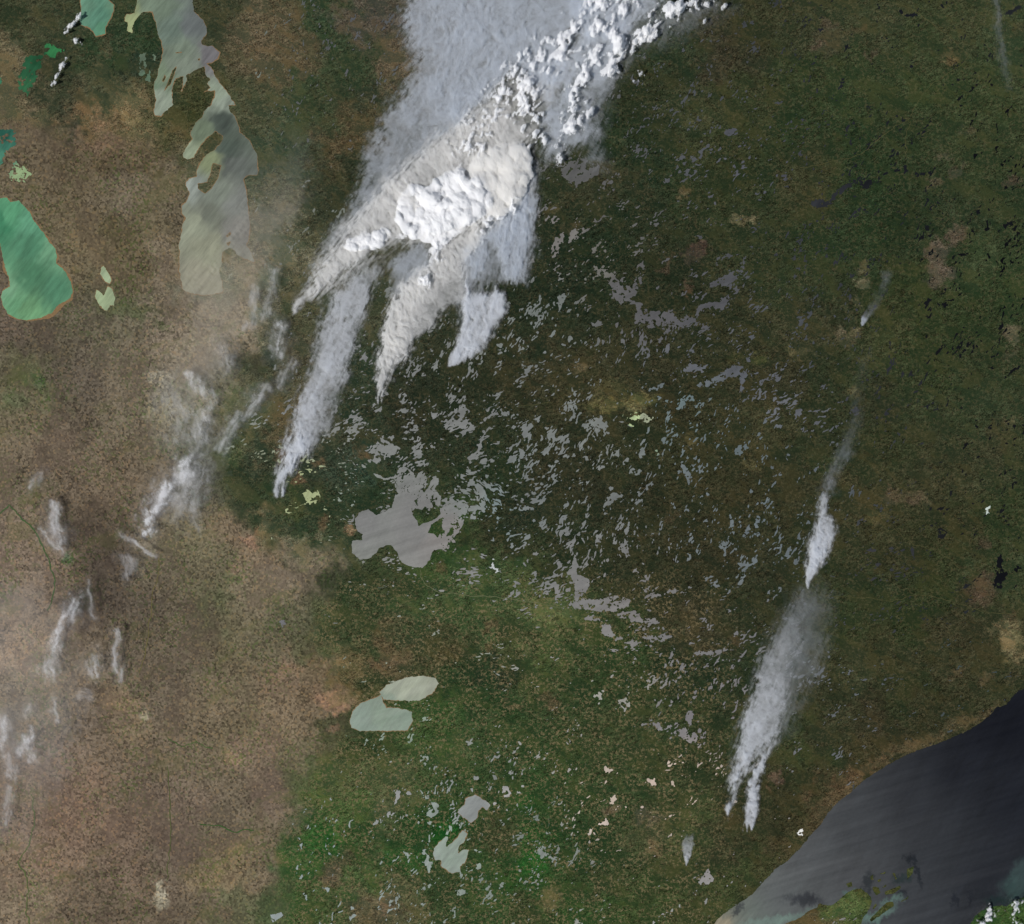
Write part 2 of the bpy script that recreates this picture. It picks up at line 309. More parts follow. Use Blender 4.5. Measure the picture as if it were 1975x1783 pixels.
# distinct patches of ground cover: centre, radii, angle, display colour, strength
PATCH = [
 (1345, 480, 26, 16, -25, (82, 56, 46), .9), (1285, 510, 22, 5, -45, (78, 58, 42), .7), (1327, 560, 5, 16, 20, (85, 60, 44), .7),
 (1808, 490, 30, 20, -50, (92, 72, 56), .85), (1812, 530, 22, 26, 20, (94, 74, 58), .85), (1845, 450, 18, 12, -30, (86, 68, 50), .8),
 (1662, 545, 17, 11, -30, (104, 88, 60), .9), (1666, 515, 8, 12, 20, (98, 80, 52), .7), (1618, 645, 10, 10, 0, (112, 90, 64), .7),
 (1535, 680, 16, 7, -15, (110, 90, 55), .8), (1650, 585, 14, 4, 0, (98, 82, 56), .6), (1950, 645, 14, 16, 40, (105, 85, 62), .7),
 (1432, 426, 28, 9, -15, (118, 98, 66), .8), (1118, 706, 16, 8, 10, (104, 82, 52), .7), (1340, 496, 14, 3, 0, (100, 84, 48), .8),
 (1200, 778, 62, 12, -8, (112, 94, 48), .75), (1225, 790, 20, 10, 0, (140, 122, 78), .6), (1180, 760, 40, 30, 0, (84, 72, 40), .5),
 (745, 1280, 38, 12, -12, (104, 78, 52), .8), (865, 1265, 38, 14, -25, (78, 64, 36), .6), (950, 1205, 18, 9, 0, (92, 68, 42), .8),
 (948, 1245, 8, 7, 0, (96, 74, 42), .8), (985, 1362, 12, 9, 0, (94, 74, 46), .85), (1068, 1358, 14, 9, 30, (98, 72, 46), .85),
 (640, 1355, 26, 18, 20, (146, 104, 66), .8), (655, 1365, 16, 12, 20, (150, 108, 68), .7), (642, 1404, 9, 8, 0, (112, 80, 54), .7),
 (615, 890, 12, 8, 0, (100, 76, 50), .8), (540, 880, 12, 16, 20, (98, 72, 50), .8), (580, 925, 10, 8, 0, (112, 78, 52), .8),
 (628, 1010, 9, 10, 30, (104, 76, 50), .7), (700, 870, 12, 10, 0, (102, 74, 48), .7), (855, 1098, 10, 12, 0, (90, 66, 40), .7),
 (480, 1050, 20, 9, 30, (146, 102, 68), .7), (452, 1095, 14, 8, 0, (138, 102, 72), .5), (490, 1030, 7, 12, 0, (136, 94, 62), .6),
 (310, 1722, 10, 22, 10, (160, 148, 116), .85), (308, 1745, 14, 12, 0, (140, 130, 96), .6), (280, 1385, 12, 10, 0, (142, 128, 94), .7),
 (310, 730, 30, 14, 10, (140, 132, 108), .6), (445, 1465, 14, 14, 0, (140, 106, 70), .8), (240, 1355, 34, 16, 10, (132, 104, 66), .5),
 (70, 735, 16, 18, 0, (66, 88, 42), .7), (30, 770, 26, 14, 20, (78, 92, 46), .5), (240, 605, 40, 12, 0, (76, 84, 42), .6),
 (130, 1075, 8, 12, 10, (62, 92, 48), .8), (1950, 1235, 22, 34, 10, (128, 104, 66), .7), (1895, 1140, 26, 30, 0, (90, 66, 48), .6),
 (1748, 962, 46, 13, 0, (96, 74, 50), .7), (1685, 1000, 12, 12, 0, (92, 76, 42), .6), (1250, 1575, 30, 14, 10, (100, 78, 60), .5),
 (1180, 1560, 20, 9, -25, (122, 90, 66), .6), (1262, 1632, 8, 16, 0, (130, 95, 60), .6), (1495, 1500, 14, 12, 20, (105, 74, 56), .8),
 (1640, 1500, 20, 26, 50, (100, 72, 44), .6), (1062, 1740, 20, 22, 0, (120, 96, 58), .5), (740, 1745, 14, 22, 0, (122, 90, 66), .6),
 (640, 1695, 16, 22, 0, (110, 82, 60), .6), (700, 1725, 40, 10, 35, (120, 96, 64), .4), (850, 1605, 16, 22, 0, (24, 76, 20), .9),
 (872, 1600, 10, 18, 0, (22, 72, 18), .9), (620, 1620, 34, 30, 0, (36, 84, 24), .6), (785, 1655, 50, 22, 10, (40, 78, 26), .6),
 (1030, 1665, 30, 22, 0, (34, 88, 22), .6), (1020, 1545, 20, 16, 0, (40, 82, 26), .5), (820, 985, 14, 14, 0, (36, 46, 26), .6),
 (560, 1290, 20, 14, 0, (140, 98, 66), .4), (650, 1280, 24, 10, 10, (146, 110, 70), .4), (1060, 1180, 50, 20, 0, (100, 98, 52), .5),
 (190, 225, 7, 28, -10, (150, 105, 70), .6), (250, 215, 22, 30, 0, (138, 106, 66), .5), (205, 90, 5, 30, 0, (100, 72, 50), .3),
 (700, 1000, 8, 8, 0, (110, 78, 52), .8), (676, 1025, 8, 10, 0, (150, 108, 74), .8), (1350, 235, 24, 16, -20, (70, 64, 38), .7),
 (1905,1378,34,9,-38,(92,72,46),.7),(1850,1402,40,10,-24,(94,74,46),.7),(1790,1428,44,10,-22,(88,70,44),.7),(1735,1450,40,10,-26,(92,70,44),.7),(1685,1478,36,11,-32,(94,70,44),.75),(1640,1510,32,13,-42,(98,72,44),.8),(1600,1548,30,12,-48,(92,68,42),.7),(1568,1590,30,10,-52,(84,64,40),.6),(1530,1640,34,8,-45,(76,64,38),.5),
 (1630,1758,50,26,-25,(80,86,40),1.2),(1560,1785,60,16,-10,(92,74,44),.9),(1600,80,40,26,0,(80,66,48),.4),(480,90,60,60,0,(100,78,54),.4),
]

PATCH += [(p[0], p[1], 15, 9, -20, p[2:], .9) for p in _clear]

def ground_colour(px, py):
    wx = (fbm(px / 48, py / 48, 3, 5, .72) - .5) * 170
    wy = (fbm(px / 48 + 50, py / 48, 4, 5, .72) - .5) * 170
    gp = [(p[0], p[1]) + tuple(lin(p[2:])) for p in GPTS]
    c = 0.65 * idw(px + wx, py + wy, gp, 4.5, 12) + 0.35 * idw(px + wx * .6, py + wy * .6, gp, 3.0, 45)
    wx = (fbm(px / 16, py / 16, 5, 4, .75) - .5) * 42
    wy = (fbm(px / 16 + 50, py / 16, 6, 4, .75) - .5) * 42
    for x, y, rx, ry, a, rgb, s in PATCH:
        a = math.radians(a); ca, sa = math.cos(a), math.sin(a)
        dx, dy = px + wx - x, py + wy - y
        r = np.sqrt(((dx * ca + dy * sa) / rx) ** 2 + ((-dx * sa + dy * ca) / ry) ** 2)
        f = np.minimum(ss(1.3, 0.75, r) * s * .9, 1)[..., None]
        c = c * (1 - f) + lin(rgb) * f
    g = c @ np.array([.3, .59, .11])
    fw = farm_weight(px, py)[..., None]
    forest = (c * .85 + g[..., None] * .15) * np.array([.84, 1.0, 1.04])
    fields = (c * .62 + g[..., None] * .38 * np.array([1.0, 1.0, .93])) * 1.16
    return forest * (1 - fw) + fields * fw

FARM = [(-3000, 150), (40, 230), (200, 260), (330, 300), (360, 380), (350, 560), (430, 580), (500, 520), (490, 640), (470, 760), (420, 860), (440, 980), (510, 1040),
        (640, 1075), (680, 1085), (640, 1120), (600, 1180), (640, 1290), (680, 1400), (640, 1450), (570, 1540), (540, 1640), (560, 1783), (560, 4000), (-3000, 4000)]

def farm_weight(px, py):
    b = (px > -200) & (px < 900)
    w = np.zeros(px.shape)
    w[b] = ss(-25, 25, sdf(px[b], py[b], FARM) + (fbm(px[b] / 30, py[b] / 30, 9, 4) - .5) * 90)
    w[px <= -200] = 1
    return w

def mosaic_weight(px, py):
    return np.maximum(ss(1040, 1180, py) * ss(1520, 1300, px), .25)

def build_ground():
    mat = ground_material()
    core = lambda a, b: np.arange(a, b + .1, 3.0)
    out = np.array([60, 160, 400, 1000, 3000, 9000, 24000.0])
    xs = np.r_[(-60 - out)[::-1], core(-60, W + 60), W + 62 + out]
    ys = np.r_[(-60 - out)[::-1], core(-60, HH + 60), HH + 62 + out]
    PX, PY = np.meshgrid(xs, ys)
    cxp, cyp = np.clip(PX, -150, W + 150), np.clip(PY, -150, HH + 150)
    c = ground_colour(cxp, cyp)
    f = farm_weight(cxp, cyp)
    x, y = to_world(PX, PY)
    v = np.stack([x, y, np.zeros_like(x)], -1).reshape(-1, 3)
    ny, nx = PX.shape
    i = (np.arange(ny - 1)[:, None] * nx + np.arange(nx - 1)[None]).ravel()
    q = np.stack([i, i + nx, i + nx + 1, i + 1], 1)     # rows run southwards: counter-clockwise from above
    structure(make_mesh('ground', v, q, mat, {'cover': c.reshape(-1, 3) * GAIN, 'farm': f.ravel(), 'mosaic': mosaic_weight(cxp, cyp).ravel()}))

build_ground()

# ------------------------------------------------------------------ water
def water_material():
    m, n, l = new_mat('lake_water')
    t = NT(n, l)
    pos = t.node('ShaderNodeNewGeometry').outputs['Position']
    body = t.node('ShaderNodeAttribute', attribute_name='body').outputs['Color']
    gl = t.node('ShaderNodeAttribute', attribute_name='gloss').outputs['Fac']
    # streaks of silt and algae dragged along by the wind
    s1 = t.noise(t.mapping(pos, math.radians(-52), (0.22, 1.2, 1)), 0.30, 5, 0.68)
    s2 = t.noise(t.mapping(pos, math.radians(-60), (0.3, 1.0, 1)), 0.08, 4, 0.65)
    f = t.math('MULTIPLY_ADD', t.math('SUBTRACT', s1, 0.5), 1.2, 1.0)
    f = t.math('ADD', f, t.math('MULTIPLY', t.math('SUBTRACT', s2, 0.5), 1.1))
    c = t.mix(1.0, body, f, 'MULTIPLY')
    d = t.node('ShaderNodeBsdfDiffuse'); l.new(c, d.inputs['Color'])
    g = t.node('ShaderNodeBsdfGlossy', distribution='BECKMANN'); g.inputs['Roughness'].default_value = 0.56
    ripple = t.math('MULTIPLY_ADD', t.math('SUBTRACT', s2, 0.5), 0.35, 1.0)
    s3 = t.noise(t.mapping(pos, math.radians(-17), (0.06, 1.0, 1)), 0.22, 3, 0.6)     # wind lanes
    ripple = t.math('ADD', ripple, t.math('MULTIPLY', t.math('SUBTRACT', s3, 0.5), 0.9))
    s4 = t.noise(pos, 0.5, 3, 0.7)
    ripple = t.math('ADD', ripple, t.math('MULTIPLY', t.math('SUBTRACT', s4, 0.5), 0.35))
    gf = t.math('MULTIPLY', gl, ripple)
    comb = t.node('ShaderNodeCombineColor')
    for i, k in enumerate((1.0, 1.0, 0.97)): l.new(t.math('MULTIPLY', gf, k), comb.inputs[i])
    l.new(comb.outputs[0], g.inputs['Color'])
    a = t.node('ShaderNodeAddShader'); l.new(d.outputs[0], a.inputs[0]); l.new(g.outputs[0], a.inputs[1])
    o = t.node('ShaderNodeOutputMaterial'); l.new(a.outputs[0], o.inputs['Surface'])
    return m

# traced lake outlines
LAKES = [
 # great turbid lake of the north-west, with its narrows
 offs([(1040,-60),(1040,40),(1025,100),(960,115),(950,165),(975,170),(968,235),(1005,250),(1010,190),(1050,130),(1090,95),(1165,88),(1175,140),(1195,190),(1200,260),(1230,310),(1243,380),(1235,440),(1210,520),(1200,590),(1175,620),(1172,680),(1190,770),(1172,850),(1185,880),(1225,885),(1260,850),(1318,800),(1305,690),(1335,600),(1400,580),(1395,640),(1385,690),(1425,610),(1420,575),(1480,540),(1560,505),(1565,560),(1600,610),(1575,640),(1605,670),(1560,700),(1642,685),(1635,740),(1600,810),(1550,850),(1545,890),(1490,940),(1455,1000),(1455,1030),(1470,1060),(1430,1110),(1395,1170),(1400,1200),(1430,1217),(1475,1200),(1490,1170),(1540,1090),(1590,1040),(1640,1000),(1700,1040),(1690,1080),(1640,1140),(1570,1180),(1525,1240),(1500,1310),(1500,1350),(1440,1360),(1417,1400),(1430,1440),(1445,1480),(1420,1540),(1385,1570),(1385,1620),(1412,1660),(1390,1740),
       (1380,1778),(1410,1660),(1385,1740),(1375,1800),(1362,1870),(1370,1910),(1365,2060),(1380,2140),(1390,2200),(1440,2235),(1530,2250),(1620,2245),(1690,2230),(1700,2210),(1690,2140),(1670,2080),(1675,2040),(1695,2010),(1690,1920),(1745,1890),(1790,1910),(1800,1940),(1860,1970),(1940,2000),(1900,1900),(1875,1860),(1895,1820),(1905,1710),(1890,1580),
       (1885,1550),(1870,1430),(1850,1370),(1880,1340),(1965,1330),(1960,1190),(1900,1080),(1830,1010),(1815,960),(1790,890),(1750,850),(1740,800),(1790,800),(1720,690),(1640,590),(1625,540),(1570,485),(1610,480),(1660,450),(1670,400),(1620,355),(1540,345),(1530,310),(1580,250),(1570,200),(1540,150),(1480,90),(1465,0),(1465,-60)], 0, 0),
 offs([(610,-60),(825,-60),(825,0),(870,40),(860,90),(830,160),(800,215),(800,260),(735,275),(690,215),(620,190),(605,160),(620,90)], 0, 0),
 offs([(345,320),(400,330),(430,360),(490,380),(440,415),(400,440),(370,430),(330,410),(355,380)], 0, 0),
 offs([(190,445),(245,425),(325,425),(320,500),(280,540),(275,610),(235,690),(205,745),(190,710),(150,680),(135,620),(150,560),(175,510)], 0, 0),
 offs([(-60,590),(0,600),(20,625),(0,655),(-60,660)], 0, 0),
 offs([(-300,960),(0,980),(130,1000),(115,1050),(130,1100),(50,1150),(30,1200),(20,1250),(0,1260),(-300,1300)], 0, 0),
 offs([(120,1220),(150,1270),(190,1275),(240,1330),(225,1385),(190,1385),(170,1350),(150,1390),(80,1370),(65,1320),(100,1280)], 0, 0),
 offs([(-300,1480),(0,1510),(50,1505),(80,1540),(140,1530),(190,1580),(230,1620),(270,1700),(320,1760),(370,1840),(420,1900),(435,1960),(420,2010),(470,2040),(510,2090),(540,2150),(553,2230),(540,2270),(500,2295),(445,2325),(400,2380),(300,2425),(200,2442),(130,2430),(60,2390),(20,2330),(10,2260),(20,2220),(75,2180),(70,2120),(40,2040),(20,1950),(0,1860),(-300,1800)], 0, 0),
 offs([(790,445),(820,490),(850,550),(835,585),(800,565),(765,510),(770,465)], 0, 400),
 offs([(820,600),(855,620),(878,690),(865,745),(835,750),(815,795),(780,775),(740,720),(725,680),(735,630),(770,650),(790,680)], 0, 400),
 offs([(1060,420),(1110,400),(1115,520),(1090,590),(1060,590)], 0, 0), offs([(1115,530),(1145,540),(1140,620),(1115,610)], 0, 0), offs([(1170,420),(1205,400),(1200,470),(1170,470)], 0, 0),
 # lake of many bays and islands in the middle
 offs([(905,-30),(1000,20),(1070,60),(1040,100),(970,140),(890,185),(855,155),(880,100),(900,60)], 500, 850),
 offs([(855,240),(880,275),(950,300),(1020,300),(1045,330),(1050,360),(1030,440),(1010,510),(950,540),(890,570),(870,550),(830,525),(760,550),(730,600),(735,640),(750,690),(785,715),(780,755),(710,765),(700,800),(710,860),(760,905),(830,905),(890,860),(920,815),(1005,795),(1050,850),(1070,910),(1110,945),(1180,968),(1240,970),(1300,910),(1310,870),(1330,835),(1420,825),(1440,780),(1520,700),(1550,640),(1580,560),(1600,500),(1560,470),(1500,480),(1430,490),(1380,500),(1385,430),(1350,390),(1280,360),(1230,330),(1240,240),(1180,250),(1110,200),(1060,210),(1040,270),(960,285)], 500, 850),
 offs([(330,400),(380,380),(405,400),(465,390),(475,440),(430,480),(400,470),(370,480),(340,440)], 500, 850),
 offs([(715,460),(730,470),(715,500),(695,500)], 500, 850),
 offs([(150,1380),(190,1370),(230,1410),(180,1415)], 500, 850),
 [(733,1335),(745,1322),(780,1308),(815,1303),(840,1308),(846,1318),(838,1334),(812,1351),(800,1352),(740,1350)],
 [(735,1340),(738,1352),(745,1365),(768,1366),(794,1373),(795,1391),(786,1409),(695,1411),(678,1403),(675,1391),(680,1373),(695,1357),(720,1347)],
 # inland sea in the south-east
 [(2600,1180),(2000,1318),(1964,1333),(1958,1338),(1941,1360),(1921,1366),(1908,1381),(1890,1396),(1855,1415),(1802,1437),(1746,1457),(1723,1470),(1695,1486),(1667,1505),(1642,1528),(1614,1549),(1599,1566),(1584,1589),(1561,1614),(1541,1639),(1513,1665),(1500,1673),(1481,1692),(1453,1723),(1425,1743),(1395,1763),(1375,1783),(1385,1795),(1500,1790),(1513,1783),(1543,1771),(1558,1758),(1574,1751),(1581,1743),(1604,1748),(1619,1735),(1637,1720),(1660,1713),(1675,1725),(1683,1738),(1678,1751),(1667,1768),(1660,1783),(1650,1815),(1840,1815),(1870,1783),(1885,1763),(1903,1751),(1923,1747),(1943,1748),(1956,1738),(1975,1730),(2600,1640)],
 # south-centre lakes
 offs([(1575,815),(1650,797),(1700,820),(1760,870),(1735,910),(1700,880),(1670,920),(1660,970),(1610,1005),(1550,960),(1515,925),(1530,895),(1565,870)], 500, 1333),
 offs([(1550,1060),(1585,1090),(1560,1150),(1520,1180),(1515,1240),(1560,1210),(1600,1210),(1580,1260),(1570,1300),(1530,1340),(1535,1380),(1470,1390),(1420,1360),(1385,1330),(1385,1280),(1340,1290),(1320,1240),(1345,1180),(1420,1110),(1445,1110),(1420,1180),(1430,1190),(1500,1130)], 500, 1333),
 offs([(1310,850),(1365,860),(1365,940),(1310,965),(1275,950),(1285,890)], 500, 1333), offs([(1300,970),(1325,985),(1300,1030),(1270,1010)], 500, 1333),
 offs([(1035,750),(1080,760),(1065,830),(1030,860)], 500, 1333), offs([(975,920),(1000,920),(995,975),(970,960)], 500, 1333),
 offs([(1240,1210),(1280,1180),(1300,1100),(1290,1200),(1280,1240),(1310,1340),(1300,1385),(1250,1300)], 500, 1333),
 offs([(1855,725),(1895,725),(1920,780),(1880,820),(1855,790)], 500, 1333), offs([(1775,620),(1820,670),(1810,720),(1790,690)], 500, 1333),
 offs([(1635,645),(1680,645),(1680,680),(1640,680)], 500, 1333), offs([(1580,385),(1615,380),(1620,410),(1590,435)], 500, 1333),
 offs([(1235,770),(1285,800),(1270,825),(1245,810)], 500, 1333), offs([(1815,955),(1850,980),(1880,1035),(1840,1020)], 500, 1333),
 offs([(1095,1215),(1120,1235),(1160,1245),(1130,1258),(1105,1240)], 500, 1333), offs([(1510,1005),(1545,1010),(1540,1030),(1520,1025)], 500, 1333),
 offs([(1830,1480),(1850,1455),(1875,1455),(1860,1495),(1835,1498)], 500, 1333), offs([(1520,1520),(1560,1510),(1580,1540),(1530,1550)], 500, 1333),
 offs([(1240,1500),(1300,1460),(1305,1500),(1250,1520)], 500, 1333), offs([(340,1540),(380,1550),(370,1600),(345,1580)], 500, 1333), offs([(480,1500),(540,1500),(520,1525)], 500, 1333),
 offs([(275,1320),(305,1325),(290,1360)], 500, 1333), offs([(90,1700),(180,1680),(170,1720),(100,1760)], 500, 1333), offs([(1640,1310),(1680,1320),(1690,1350),(1660,1365)], 500, 1333),
 offs([(1240,500),(1290,490),(1290,525),(1250,515)], 500, 1333), offs([(970,540),(1010,535),(1005,570),(975,570)], 500, 1333),
 # the long reservoir
 offs([(570,440),(610,450),(650,475),(740,490),(750,550),(780,570),(770,600),(860,610),(880,560),(930,490),(940,540),(920,600),(905,650),(880,690),(900,720),(940,740),(935,785),(1080,800),(1190,765),(1195,830),(1250,850),(1340,840),(1380,740),(1530,720),(1600,660),(1610,700),(1560,780),(1400,780),(1370,800),(1350,870),(1250,915),(1170,880),(1080,900),(1000,920),(960,890),(890,880),(880,740),(780,740),(710,670),(720,620),(660,570),(640,520),(570,500)], 1000, 400),
 offs([(280,230),(340,195),(345,250),(310,300),(300,370),(250,375),(255,310)], 1000, 400), offs([(385,190),(420,170),(475,205),(460,235),(385,280)], 1000, 400),
 offs([(1420,600),(1560,530),(1680,460),(1730,370),(1740,400),(1690,510),(1610,590),(1480,615)], 1000, 400),
 offs([(545,345),(570,305),(620,285),(590,330),(560,360)], 1000, 400), offs([(555,880),(590,855),(635,870),(635,910),(580,910)], 1000, 400),
 offs([(290,680),(325,670),(330,690),(360,640),(365,690),(330,740)], 1000, 400), offs([(780,1010),(810,1005),(815,1040),(790,1075)], 1000, 400),
 offs([(1250,1250),(1310,1195),(1400,1200),(1380,1230),(1300,1255)], 1000, 400), offs([(1350,1360),(1480,1300),(1640,1200),(1720,1220),(1740,1290),(1700,1350),(1680,1280),(1560,1320),(1420,1375)], 1000, 400),
 offs([(980,1390),(1110,1340),(1100,1370),(1060,1395)], 1000, 400), offs([(1200,1540),(1250,1450),(1280,1500),(1240,1540)], 1000, 400), offs([(1100,945),(1150,920),(1160,940),(1130,960)], 1000, 400),
 offs([(830,1580),(900,1565),(1000,1600),(1040,1630),(940,1635),(840,1620)], 1000, 400), offs([(840,1660),(890,1650),(860,1680)], 1000, 400),
 offs([(370,1460),(420,1480),(440,1530),(400,1555),(375,1520)], 1000, 400), offs([(480,1650),(540,1640),(590,1590),(640,1600),(680,1640),(690,1720),(650,1750),(640,1690),(560,1670),(500,1690)], 1000, 400),
 offs([(320,1290),(380,1240),(480,1200),(560,1230),(620,1270),(600,1330),(540,1370),(480,1390),(430,1440),(390,1400),(340,1350)], 1000, 0),
 offs([(1560,1000),(1640,970),(1670,990),(1620,1040),(1580,1030)], 1000, 0), offs([(870,640),(910,590),(930,600),(900,640)], 1000, 0), offs([(930,790),(960,780),(965,810),(940,815)], 1000, 0),
 offs([(1095,1365),(1150,1360),(1150,1385),(1110,1400)], 1000, 0), offs([(680,1380),(720,1370),(710,1405),(685,1410)], 1000, 0),
 # border-country lakes
 offs([(430,870),(450,940),(450,1010),(540,1060),(530,1130),(470,1200),(600,1220),(750,1180),(770,1190),(700,1230),(880,1205),(830,1260),(750,1300),(630,1300),(530,1290),(400,1280),(430,1220),(420,1100),(370,1040),(400,950)], 1000, 850),
 offs([(730,1340),(790,1300),(890,1300),(940,1350),(1050,1360),(1080,1380),(1040,1400),(900,1390),(820,1360)], 1000, 850),
 offs([(615,1440),(640,1400),(690,1410),(740,1490),(820,1500),(740,1530),(660,1490)], 1000, 850), offs([(930,1500),(1000,1490),(1080,1490),(1170,1478),(1175,1500),(1080,1528),(980,1520)], 1000, 850),
 offs([(340,685),(385,690),(395,730),(355,735)], 1000, 850), offs([(650,500),(670,440),(720,400),(820,420),(740,450),(670,520)], 1000, 850), offs([(930,1160),(1000,1105),(1020,1110),(970,1150)], 1000, 850),
 offs([(990,1210),(1020,1170),(1070,1175),(1110,1160),(1190,1130),(1210,1150),(1060,1190)], 1000, 850), offs([(500,1360),(560,1340),(625,1360),(570,1370)], 1000, 850),
 offs([(820,260),(870,210),(940,230),(900,270)], 1000, 850), offs([(1220,160),(1280,210),(1330,300),(1300,330),(1270,270)], 1000, 850), offs([(0,60),(40,70),(50,130),(10,140)], 1000, 850), offs([(0,490),(60,495),(120,520),(0,540)], 1000, 850),
 offs([(1640,110),(1660,30),(1740,40),(1730,105)], 1000, 850), offs([(1515,810),(1570,770),(1600,730),(1620,780),(1540,825)], 1000, 850), offs([(1605,520),(1640,620),(1640,750),(1620,680)], 1000, 850), offs([(1810,560),(1840,580),(1820,680),(1805,640)], 1000, 850), offs([(1700,740),(1750,650),(1765,680),(1730,730)], 1000, 850),
 offs([(810,750),(830,780),(850,880),(820,910),(800,850),(760,830)], 1000, 850), offs([(1330,1620),(1440,1600),(1600,1590),(1500,1630),(1420,1640)], 1000, 850), offs([(1140,1700),(1170,1560),(1185,1600),(1170,1730)], 1000, 850),
 offs([(1000,250),(1080,240),(1100,290),(1180,240),(1170,280),(1100,305),(1040,290)], 1000, 1333), offs([(1145,325),(1270,285),(1300,310),(1370,330),(1410,360),(1300,395),(1250,370),(1210,340)], 1000, 1333),
 offs([(565,50),(600,0),(650,5),(620,35),(640,60)], 1000, 1333), offs([(720,90),(800,55),(850,75),(850,110),(810,150),(770,105)], 1000, 1333), offs([(1270,220),(1290,150),(1335,160),(1315,260)], 1000, 1333),
 offs([(985,670),(1045,665),(1040,715),(985,725)], 1000, 1333), offs([(1165,690),(1190,690),(1190,725),(1165,725)], 1000, 1333), offs([(685,830),(735,785),(750,810),(735,850),(690,865)], 1000, 1333), offs([(620,1020),(660,970),(690,1000),(670,1030)], 1000, 1333),
 offs([(355,380),(380,365),(410,395),(370,405)], 1000, 1333), offs([(640,600),(660,575),(720,600),(660,620)], 1000, 1333), offs([(1125,570),(1175,550),(1170,575),(1140,585)], 1000, 1333), offs([(1370,1450),(1440,1360),(1500,1430),(1440,1480),(1400,1480)], 1000, 1333), offs([(1330,1550),(1360,1520),(1360,1560)], 1000, 1333), offs([(1415,1600),(1435,1580),(1450,1600),(1430,1630)], 1000, 1333), offs([(1215,1640),(1250,1610),(1240,1650)], 1000, 1333),
 offs([(145,1215),(190,1170),(210,1230),(290,1290),(200,1260),(170,1280)], 1000, 1333), offs([(80,970),(150,940),(155,985),(90,990)], 1000, 1333), offs([(530,1090),(545,1050),(570,1100)], 1000, 1333), offs([(420,1778),(440,1740),(490,1778)], 1000, 1333),
 # pale tailings and ice-white basins
 offs([(250,1080),(280,1045),(295,1065),(285,1095),(262,1090)], 1475, 1333), offs([(1675,520),(1705,495),(1722,498),(1700,535),(1680,535)], 1475, 850), offs([(1745,950),(1780,935),(1800,965),(1855,985),(1850,1008),(1800,1000),(1760,968)], 500, 850),
 # dark eastern lakes
 offs([(1790,860),(1810,870),(1815,960),(1830,1010),(1890,990),(1930,940),(1975,970),(1920,990),(1840,1020),(1845,1060),(1800,1130),(1740,1125),(1740,1080),(1770,1040),(1750,960)], 1475, 850),
 offs([(1490,50),(1540,15),(1560,20),(1510,70),(1480,75)], 1475, 850), offs([(1310,700),(1345,670),(1390,700),(1360,745),(1320,740)], 1475, 850), offs([(1110,810),(1140,815),(1140,900),(1115,890)], 1475, 850),
 offs([(1420,390),(1470,345),(1540,345),(1560,370),(1500,380),(1450,395)], 1475, 400), offs([(1810,130),(1870,115),(1920,100),(1975,130),(1900,125),(1830,170)], 1475, 400), offs([(1820,280),(1845,265),(1860,295),(1830,300)], 1475, 400),
 offs([(1590,1640),(1620,1620),(1650,1640),(1620,1690)], 1475, 400), offs([(1800,1280),(1840,1290),(1900,1230),(1980,1180),(1980,1195),(1890,1250),(1830,1310)], 1475, 400),
 offs([(1010,85),(1040,80),(1080,110),(1150,95),(1170,125),(1100,130),(1050,120)], 1475, 0), offs([(1890,75),(1930,40),(1950,60),(1910,95),(1800,130),(1790,115)], 1475, 0),
 offs([(340,1560),(380,1515),(480,1530),(500,1560),(420,1590)], 1475, 0), offs([(500,1530),(520,1470),(560,1440),(640,1400),(680,1410),(620,1460),(560,1480),(520,1550)], 1475, 0), offs([(680,1380),(780,1350),(830,1380),(900,1320),(960,1305),(900,1350),(780,1440),(720,1420)], 1475, 0),
 offs([(1060,1280),(1085,1260),(1090,1320),(1065,1330)], 1475, 0), offs([(1140,1320),(1220,1320),(1210,1340),(1150,1340)], 1475, 0), offs([(1570,1200),(1610,1160),(1620,1185),(1575,1235)], 1475, 0), offs([(1040,920),(1090,900),(1095,925),(1050,930)], 1475, 0),
]
ISLES = [
 offs([(1620,1245),(1690,1260),(1660,1360),(1610,1440),(1560,1475),(1510,1440),(1505,1400),(1580,1385),(1600,1320)], 0, 0),
 offs([(1232,620),(1255,570),(1268,590),(1245,628)], 0, 0), offs([(1250,695),(1290,600),(1310,540),(1355,490),(1320,590),(1300,640)], 0, 0), offs([(1330,400),(1385,395),(1385,406),(1340,408)], 0, 0), offs([(1505,450),(1525,448),(1520,465),(1508,462)], 0, 0),
 offs([(1720,220),(1755,185),(1760,205),(1735,230)], 0, 400), offs([(1722,270),(1755,260),(1745,298),(1728,285)], 0, 400),
 offs([(1160,510),(1240,530),(1260,500),(1290,520),(1370,515),(1380,560),(1340,600),(1290,620),(1250,630),(1215,655),(1205,610),(1170,570)], 500, 850),
 offs([(1310,640),(1400,580),(1390,640),(1395,690),(1360,740),(1330,710),(1285,705)], 500, 850),
 offs([(1085,1360),(1135,1335),(1130,1390),(1085,1440),(1083,1400)], 1475, 1333), offs([(915,1530),(1030,1480),(1040,1500),(990,1540),(920,1555)], 1475, 1333), offs([(820,1490),(870,1500),(885,1540),(850,1555),(825,1530)], 1475, 1333),
 offs([(805,1410),(825,1400),(828,1440),(805,1440)], 1475, 1333), offs([(855,1440),(885,1428),(890,1448),(862,1460)], 1475, 1333), offs([(975,1390),(990,1390),(1008,1430),(995,1442)], 1475, 1333), offs([(895,1500),(930,1468),(925,1490)], 1475, 1333),
 offs([(618,1470),(660,1455),(665,1490),(635,1495)], 1475, 1333), offs([(1035,1605),(1095,1565),(1085,1590)], 1475, 1333), offs([(820,1660),(850,1605),(852,1635),(830,1665)], 1475, 1333), offs([(870,1395),(920,1380),(915,1395)], 1475, 1333),
 offs([(800,1740),(930,1610),(975,1605),(985,1640),(910,1690),(880,1710),(810,1760)], 1475, 1333),
]
